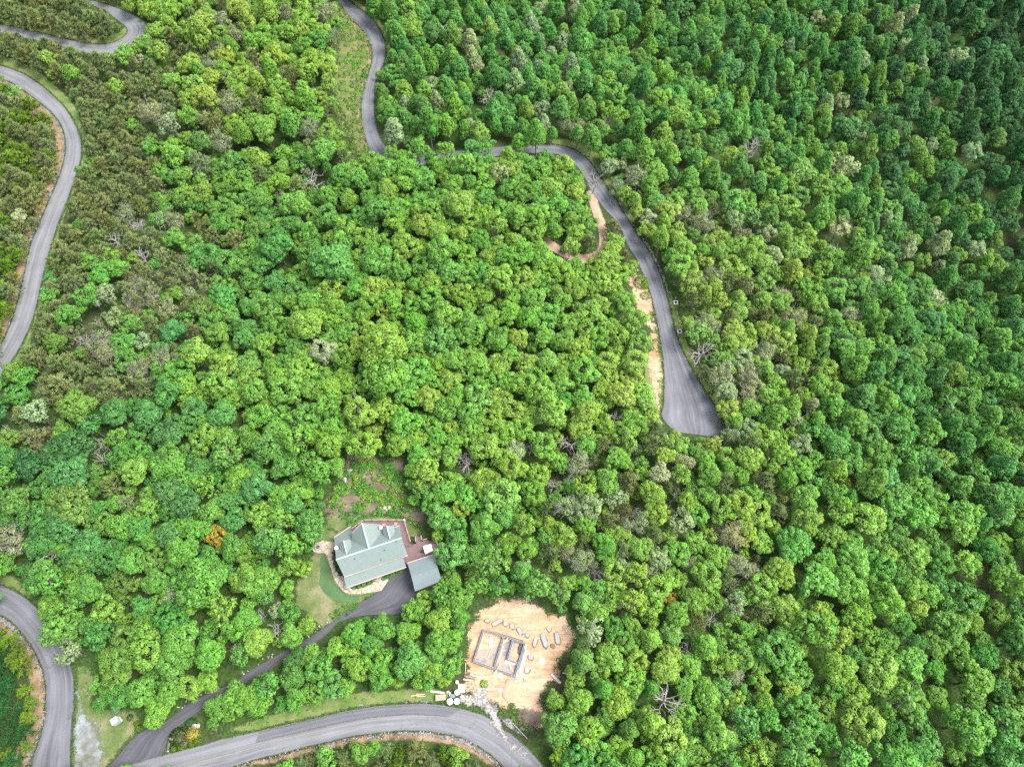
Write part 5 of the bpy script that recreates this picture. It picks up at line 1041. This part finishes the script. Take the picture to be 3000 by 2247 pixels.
# slabs and blocks lying on the dirt
def slab(i, a, b, wd, ht, mat, lab, name='concrete_slab', grp='grey slabs lying on the dirt', n=9):
    rz, L, mid = ang_px(H2(a)[0], H2(b)[0]); r2 = np.random.default_rng(i * 7 + 1); top = []
    for k in range(n):
        t = k * math.tau / n + .3; c, s = math.cos(t), math.sin(t); c = math.copysign(abs(c) ** .55, c); s = math.copysign(abs(s) ** .55, s)
        top.append(Vector((c * L / 2 * (1 + r2.normal() * .05), s * wd / 2 * (1 + r2.normal() * .07), ht + r2.normal() * .02)))
    bot = [Vector((p.x * 1.06, p.y * 1.08, -.1)) for p in top]; me = MB().prism(top, bot).me(name, [MT[mat]])
    b_ = bmesh.new(); b_.from_mesh(me); bmesh.ops.bevel(b_, geom=b_.edges[:], offset=.04, segments=1, affect='EDGES'); b_.to_mesh(me); b_.free()
    o = link(name, me); o.location = (mid.x, mid.y, mid.z + .12); o.rotation_euler = (r2.normal() * .03, r2.normal() * .03, rz); return tag(o, lab, 'slab', grp)
S = [((415,205),(415,270),1.0,.45,'tanblock','tan block at the left end of the row above the foundation'),((505,318),(690,215),.75,.4,'concrete','long pale slab second in the row above the foundation'),((705,295),(785,295),.85,.4,'concrete','round pale slab third in the row above the foundation'),((825,335),(900,340),.95,.4,'concrete','square pale slab fourth in the row above the foundation'),((960,350),(1035,480),.75,.42,'concrete2','tilted grey slab fifth in the row above the foundation'),((1095,490),(1175,490),.9,.4,'concrete2','square grey slab above the upper right foundation corner'),((1298,525),(1250,705),.75,.35,'concrete','tan-grey slab right of the foundation corner, upright in the photo'),((1395,460),(1470,718),1.0,.45,'concrete2','longest grey slab, standing right of centre in the clearing'),((1500,350),(1545,425),.85,.35,'concrete','small oval slab ringed by orange clay'),((1655,440),(1690,655),.95,.45,'concrete2','long grey slab nearest the right trees'),((1590,640),(1585,725),.75,.3,'claydark','small clay-coloured block below the long right slab'),((1195,855),(1195,938),.95,.42,'concrete2','round grey slab right of the foundation'),((1150,1060),(1110,1175),.95,.4,'concrete','oval pale slab right of the lower foundation corner'),((1350,930),(1450,985),1.0,.2,'white','flat white slab in the middle of the clearing'),((1790,310),(1830,395),.95,.2,'dirtblock','faint tan slab at the right side of the clearing'),((1070,1290),(1110,1290),.6,.4,'concrete2','small grey block by the lower right foundation corner'),((900,1270),(950,1300),1.3,.12,'concrete2','grey concrete footing poured at the lower right foundation corner')]
MT['dirtblock'] = plain('dirt_block', (.40, .29, .18), .95, .15, 2.)
for i, s_ in enumerate(S): slab(i, *s_)
for i, s_ in enumerate(S[:13]):                    # dug soil ringed round each slab
    p = ((s_[0][0] + s_[1][0]) / 2, (s_[0][1] + s_[1][1]) / 2); rz, L, mid = ang_px(H2(s_[0])[0], H2(s_[1])[0])
    heap('soil_ring', H2((p[0] + 8, p[1] + 8))[0], L * 1.3, s_[2] * 1.55, .2, rz, MT['claydark'], None, None, 16, 5, 40 + i, None, 'structure', .2)
# timber
def plank(a, b, rd, wd, ht, z, mat, lab, name='plank', cat='plank', grp=None, z2=None):
    p, q = pm(rd(a)[0]), pm(rd(b)[0]); p.z += z; q.z += z if z2 is None else z2; mid = (p + q) / 2; me = MB().beam(p - mid, q - mid, wd, ht).me(name, [MT[mat]])
    o = link(name, me); o.location = mid; return tag(o, lab, cat, grp)
G1 = 'boards lying about the building site'
plank((490,530),(470,720), H2, .55, .1, .3, 'whitewood', 'white board lying in the left foundation room', 'board', 'board', G1)
plank((585,505),(430,900), H2, .1, .08, .34, 'lumber', 'thin lumber stick across the left foundation room', 'board', 'board', G1)
plank((705,640),(790,560), H2, .12, .1, 1.06, 'lumber', 'short lumber across the top of the middle foundation room', 'board', 'board', G1)
plank((630,930),(700,690), H2, .22, .08, .34, 'lumber', 'pale plank in the middle foundation room', 'board', 'board', G1)
plank((735,955),(975,1030), H2, .32, .1, .36, 'whitewood', 'white board below the short cross wall', 'board', 'board', G1)
plank((735,985),(960,1020), H2, .3, .08, .3, 'whitewood', 'second white board below the short cross wall, lower one', 'board', 'board', G1)
plank((820,1040),(900,1190), H2, .16, .08, .34, 'lumber', 'plank in the lower right corner inside the foundation', 'board', 'board', G1)
plank((545,1200),(650,1010), H2, .2, .1, 1.06, 'lumber', 'left plank leaning over the lower foundation wall', 'board', 'board', G1, .5)
plank((575,1190),(620,1060), H2, .16, .1, .35, 'lumber', 'right plank leaning over the lower foundation wall', 'board', 'board', G1, 1.08)
plank((625,1250),(650,1165), H2, .26, .1, .2, 'whitewood', 'left short white board outside the lower wall', 'board', 'board', G1)
plank((680,1300),(680,1175), H2, .26, .1, .2, 'whitewood', 'right short white board outside the lower wall', 'board', 'board', G1)
plank((975,1262),(1130,1268), H2, .1, .1, .3, 'lumber', 'upper batter board by the lower right foundation corner', 'board', 'board', G1)
plank((900,1328),(1075,1300), H2, .1, .1, .3, 'lumber', 'lower batter board by the lower right foundation corner', 'board', 'board', G1)
plank((1560,1190),(1735,1360), H2, .5, .3, .25, 'greywood', 'grey weathered log lying at the right edge of the dirt', 'log', 'log')
plank((1770,1175),(1850,1190), H2, .2, .2, .3, 'greywood', 'short grey log stub under the right trees', 'log', 'log')
plank((762,10),(758,180), H3, .1, .1, .15, 'lumber', 'long thin pole lying left of the foundation', 'board', 'board', G1)
plank((770,440),(890,340), H3, .12, .1, .15, 'lumber', 'lumber stick beside the plywood sheet', 'board', 'board', G1)
plank((1585,320),(1640,500), H3, 1.2, .06, .12, 'concrete', 'smooth pale footing strip running down from the foundation corner', 'footing_strip', 'footing')
plank((1660,400),(1690,510), H3, .14, .12, .2, 'lumber', 'board edging the pale footing strip', 'board', 'board', G1)
plank((0,515),(140,520), H3, .14, .12, .2, 'lumber', 'lowest board of the pile on the road verge', 'board', 'board', G1)
plank((0,492),(130,488), H3, .14, .12, .2, 'lumber', 'topmost board of the pile on the road verge', 'board', 'board', G1)
plank((-80,520),(40,500), H3, .14, .12, .32, 'lumber', 'crosswise board of the pile on the road verge', 'board', 'board', G1)
plank((220,445),(430,470), H3, .3, .14, .2, 'whitewood', 'long pale timber behind the brick stacks', 'board', 'board', G1)
plank((140,435),(200,445), H3, .25, .14, .2, 'lumber', 'short timber offcut left of the brick stacks', 'board', 'board', G1)
plank((470,460),(510,450), H3, .35, .14, .2, 'lumber', 'tan timber offcut right of the brick stacks', 'board', 'board', G1)
plank((520,460),(515,525), H3, .2, .2, .2, 'white', 'short white post lying beside the green bin', 'post', 'post')
plank((700,330),(695,470), H3, 1.3, .06, .15, 'lumber', 'tan plywood sheet beside the white gravel', 'plywood_sheet', 'sheet')
plank((835,180),(910,215), H3, .3, .1, .3, 'lumber', 'board lying on the rusty mesh stack', 'board', 'board', G1)
plank((720,260),(880,285), H3, .28, .12, .25, 'greywood', 'grey board below the rusty mesh stack', 'board', 'board', G1)
plank((1480,930),(1710,1175), H3, .16, .14, .3, 'concrete2', 'long grey edging beam beside the lower road bend', 'kerb_beam', 'beam')
# rusty mesh
o = empty('mesh_stack', pm(H3((825, 225))[0], .1), 'stack of rusty reinforcing mesh left of the foundation', 'steel mesh', rz=R(-12)); mb = MB()
for k in range(9): mb.box((-1.1 + k * .27, 0, .12), (.06, 1.5, .06))
for k in range(6): mb.box((0, -.7 + k * .28, .17), (2.3, .05, .05))
mb.build('mesh_bars', MT['rust'], o)
MB().box((0, 0, .03), (2.2, .12, .08)).build('spacer', MT['greywood'], o)
# brick stacks on pallets
for (x, y, sx, sy), lab in zip(((335, 548, 66, 80), (411, 540, 80, 78)), ('left stack of pinkish bricks on the road verge', 'right stack of pinkish bricks, larger, on the road verge')):
    o = empty('brick_stack', pm(H3((x, y))[0], .1), lab, 'bricks', 'brick stacks on the verge', rz=R(4)); s = .18987 / 14.6; wx, wy = sx * s, sy * s; mb = MB()
    for k in range(3): mb.box((0, (k - 1) * wy * .42, .06), (wx, .1, .1))
    mb.box((0, 0, .13), (wx, wy, .03)); mb.build('pallet', MT['greywood'], o); mb = MB()
    for i in range(5):
        for j in range(4):
            for l in range(4): mb.box((wx * (-.4 + .2 * i), wy * (-.375 + .25 * j), .245 + l * .18), (wx * .185, wy * .235, .165))
    mb.build('bricks', MT['brick'], o)
# white bulk bags
def bag(px, s, h, rz, lab):
    p = pm(px, .1); bm = bmesh.new(); bmesh.ops.create_cube(bm, size=1.0); bmesh.ops.subdivide_edges(bm, edges=bm.edges[:], cuts=3, use_grid_fill=True)
    for v in bm.verts:
        k = 1 + .12 * (1 - (2 * v.co.z) ** 2); v.co.x *= k; v.co.y *= k; r_ = math.hypot(v.co.x, v.co.y)
        if r_ > .58: v.co.x *= .58 / r_; v.co.y *= .58 / r_
        if v.co.z > .4: v.co.z += .06 * math.sin(v.co.x * 9) * math.cos(v.co.y * 8) - .12 * (r_ > .4)
    me = bpy.data.meshes.new('bag_body'); bm.to_mesh(me); bm.free(); me.polygons.foreach_set('use_smooth', [True] * len(me.polygons)); me.materials.append(MT['cloth'])
    o = empty('bulk_bag', p, lab, 'bag', 'white bulk bags by the road', rz=rz); b = link('bag_body', me, None, o); b.scale = (s, s, h); b.location = (0, 0, h * .5)
    for sx in (-1, 1):
        for sy in (-1, 1): MB().tube([(sx * s * .4, sy * s * .4, h * .9), (sx * s * .3, sy * s * .3, h * 1.12), (sx * s * .2, sy * s * .4, h * .95)], .025, 5).build('lifting_loop', MT['cloth'], o)
bag(H3((630, 465))[0], .95, .8, R(35), 'white bulk bag between plywood sheet and green bin'); bag(H3((520, 605))[0], 1.1, .9, R(28), 'large white bulk bag at the edge of the lower road'); bag(H3((628, 305))[0], .6, .5, R(10), 'small white bag under the trees left of the mesh stack'); bag(H3((625, 600))[0], 1.0, .45, R(10), 'half-empty white bag at the corner of the white gravel')
o = empty('storage_bin', pm(H3((565, 520))[0], .1), 'grey-green plastic bin between the white bulk bags', 'bin', rz=R(-4)); MB().box((0, 0, .28), (.8, .62, .55)).build('bin_body', MT['boxteal'], o); MB().box((0, 0, .585), (.86, .68, .06)).build('lid', MT['boxteal'], o)
# block pile
k = 0
o0 = pm(H3((1200, 690))[0], .22)
for i in range(5):
    for j in range(4):
        if random.random() < .18: continue
        a = R(-25 + random.uniform(-14, 14)); x, y = (i - 2) * .34 + random.uniform(-.05, .05), (j - 1.5) * .46 + random.uniform(-.05, .05)
        mb = MB()
        for sx in (-1, 1): mb.box((sx * .085, 0, .1), (.03, .4, .2))
        for sy in (-1, 0, 1): mb.box((0, sy * .185, .1), (.14, .03, .2))
        o = mb.build('concrete_block', MT['block' if (i + j) % 3 else 'concrete2']); o.location = o0 + Vector((x, y, 0)); o.rotation_euler = (0, 0, a)
        tag(o, 'hollow grey block in the loose pile on white gravel', 'block', 'blocks in the loose pile')
def rockmesh(seed, n=2):
    r2 = np.random.default_rng(seed); bm = bmesh.new(); bmesh.ops.create_icosphere(bm, subdivisions=n, radius=1)
    ax = r2.normal(size=(7, 3)); ax /= np.linalg.norm(ax, axis=1)[:, None]
    for v in bm.verts:
        c = np.array(v.co); m_ = max(0, (ax @ c - .62).max()); v.co *= 1 - .55 * m_ + r2.normal() * .03
    me = bpy.data.meshes.new('rock'); bm.to_mesh(me); bm.free(); return me
def rock(px, r, lab, mat='rock', sd_=1, sc=(1, .8, .55), group=None, dz=.1):
    me = rockmesh(sd_); me.materials.append(MT[mat]); o = link('rock', me); o.location = pm(px, dz); o.scale = tuple(r * k for k in sc); o.rotation_euler = (0, 0, sd_ * 1.3); return tag(o, lab, 'rock', group)
rock(H3((1300, 420))[0], .45, 'round white rock left of the loose dirt heap', 'cloth', 2, (1, 1, .6)); rock(H3((1740, 705))[0], .4, 'pale rock on the brown soil below the clearing', 'rock', 3); rock(H3((1930, 970))[0], .35, 'orange rock at the shrub edge below the clearing', 'pinkrock', 4)
rock(H4((1655, 650))[0], .6, 'white boulder beside the golden shrub', 'cloth', 5, (1, .8, .7)); rock(H4((1722, 650))[0], .48, 'pink boulder touching the white boulder', 'pinkrock', 6, (1, .8, .7))
rock(H4((1240, 885))[0], .45, 'grey rock at the head of the driveway island', 'rock', 7); rock(G_((848, 960))[0], .9, 'pale rock showing between trees left of the dirt strip', 'rock', 8)
for k, (x, y, r) in enumerate(((535,600,.5),(490,605,.35),(435,750,.5),(445,795,.42))): rock(crop(940,1280,.16275)((x, y))[0], r, ['upper right pale rock in the weedy clearing','pale rock left of the upper right rock in the clearing','pale rock lower on the left of the weedy clearing','lowest pale rock on the left of the weedy clearing'][k], 'rock', 10 + k)
for k, (x, y, r) in enumerate(((1150,1270,.6),(1230,1275,.55),(1185,1310,.35))): rock(crop(940,1280,.16275)((x, y))[0], r, ['left rock of the pale trio above the deck','right rock of the pale trio above the deck','smallest rock of the pale trio above the deck'][k], 'rock', 20 + k)
rock(C_((650, 1270))[0], .8, 'pale rock on the verge above the right road bend', 'rock', 31)
# loose stones: too many to count
stones = [bpy.data.objects.new('stone_source', rockmesh(50 + i, 1)) for i in range(4)]
for s_ in stones: s_.data.materials.append(MT['rock'])
def scatter_stones(name, poly, n, rs, label):
    W = on_ground(poly)[:, :2]; q = rng.uniform(W.min(0), W.max(0), (n, 2)); q = q[inpoly(q, W)]; z = ground(q[:, 0], q[:, 1])
    pts = []
    for (x, y), zz in zip(q, z):
        s = random.uniform(*rs); pts.append(((x, y, zz + .1), tuple(rng.uniform(0, 6, 3)), (s, s * .8, s * .6), random.randrange(4), (.3, .3, .3)))
    scatter(name, pts, stones, label, 'stones')
scatter_stones('loose_stones', band(dw_left[6:22], [14], 1)[:16] + band(dw_left[6:22], [12], -1)[16:], 900, (.1, .32), 'loose stones lining the upper edge of the driveway')
scatter_stones('loose_stones', band(br_lo[3:], [16, 18, 22, 24, 20], 1), 1300, (.08, .26), 'loose grey stones along the lower road')
scatter_stones('loose_stones', band(bl_in, [24, 22, 18, 14, 18], 1), 900, (.08, .24), 'loose grey stones along the lower left road')
scatter_stones('loose_stones', L_((640,60),(760,30),(830,250),(1000,330),(980,400),(800,380),(700,400),(640,250)), 500, (.25, .8), 'pale rocks on bare ground between the trees')
scatter_stones('loose_stones', E_((1060,680),(1250,760),(1380,900),(1350,1050),(1200,1080),(1060,960)), 420, (.25, .8), 'pale rocks on a bare patch in the left wood')
scatter_stones('loose_stones', clearing_dirt, 700, (.04, .13), 'small stones strewn over the dirt clearing')
sheet('riprap', band(dw_left[6:26], [16, 16, 14, 10], 1)[:20] + band(dw_left[6:26], [2], -1)[20:], .13, MT['riprap'], .7)
sheet('gravel_shoulder', H4((1190,850),(1270,890),(1240,1000),(1225,1150),(1130,1145),(1150,1000)), .14, MT['gravel'], .5)
sheet('brown_soil', H4((1210,830),(1480,640),(1600,540),(1760,560),(1820,800),(1790,960),(1500,1060),(1220,1140),(1240,950)), .12, MT['soil'], .6)
# utility boxes
def ubox(px, sx, sy, h, rz, mat, lab):
    o = empty('utility_box', pm(px, .1), lab, 'utility box', rz=rz); MB().box((0, 0, .05), (sx * 1.15, sy * 1.15, .12)).build('base_pad', MT['concrete'], o)
    MB().box((0, 0, .11 + h / 2), (sx, sy, h)).build('cabinet', MT[mat], o); MB().box((0, .02, h + .14), (sx * 1.06, sy * 1.08, .06)).build('lid', MT[mat], o); MB().box((sx / 2 + .015, 0, h * .55), (.03, sy * .8, h * .7)).build('door', MT[mat], o); return o
ubox(H4((265, 560))[0], 1.25, 1.15, 1.0, R(38), 'boxgreen', 'pale blue-grey utility box on the grass near the driveway mouth'); ubox(H4((262, 365))[0], 1.15, .75, .6, R(32), 'boxteal', 'darker teal utility box behind the pale one')
plank((285,475),(365,560), H4, .22, .12, .2, 'whitewood', 'white board leaning beside the pale utility box', 'board', 'board')
for (x, y), lab in (((732, 440), 'upper square drain box with white rim beside the right road'), ((835, 1215), 'lower square drain box with white rim beside the right road')):
    o = empty('drain_box', pm(crop(1900, 840, .1085)((x, y))[0], .08), lab, 'drain box', 'square drain boxes beside the right road'); mb = MB(); s = .45
    for sx, sy, lx, ly in ((-1, 0, .18, 1.08), (1, 0, .18, 1.08), (0, -1, .72, .18), (0, 1, .72, .18)): mb.box((sx * s, sy * s, .12), (lx, ly, .35))
    mb.build('rim', MT['cloth'], o); MB().box((0, 0, .02), (.71, .71, .2)).build('grate', MT['black'], o)
for (x, y), lab in (((718, 350), 'small white marker post above the upper drain box'), ((818, 1105), 'small white marker post above the lower drain box')):
    p = pm(crop(1900, 840, .1085)((x, y))[0], .05); o = MB().box((0, 0, .45), (.1, .1, .9)).box((0, 0, .9), (.3, .06, .16)).build('marker_post', MT['white']); o.location = p; tag(o, lab, 'post', 'marker posts beside the drain boxes')
# fire ring on the patio
o = empty('fire_pit', pm(H5((443, 265))[0], .18), 'round stone fire pit on the flagstone patio left of the house', 'fire pit'); mb = MB()
for k in range(12): a = k * math.tau / 12; mb.box((math.cos(a) * .5, math.sin(a) * .5, .16), (.2, .24, .32), a)
mb.build('stone_ring', MT['block'], o); MB().tube([(0, 0, 0), (0, 0, .12)], .41, 14).build('ash_bed', MT['blockdark'], o)
w_pts = [pm(H5(p)[0], .15) for p in ((345, 290), (375, 340), (430, 362), (480, 368), (540, 350))]; mb = MB(); wb = w_pts[2].copy()
for a, b in zip(w_pts[:-1], w_pts[1:]):
    n_ = 4
    for k in range(n_): q = a.lerp(b, (k + .5) / n_) - wb; mb.box((q.x, q.y, .15), ((b - a).length / n_ * .92, .26, .34), math.atan2((b - a).y, (b - a).x) + random.uniform(-.1, .1))
o = mb.build('garden_wall', MT['rock']); o.location = wb; tag(o, 'low curved stone wall edging the round patio', 'wall')
st = [pm(H1(p)[0], .2) for p in ((865, 1205), (965, 1165))]
mb = MB(); q0 = (st[0] + st[1]) / 2
for k in range(2): mb.beam(st[0] - q0 + Vector((.1 * k, -.3 + .3 * k, .06 + .16 * k)), st[1] - q0 + Vector((.1 * k, -.3 + .3 * k, .06 + .16 * k)), .34, .16)
o = mb.build('stone_step', MT['concrete']); o.location = q0; tag(o, 'pale stone steps between path and porch', 'steps')
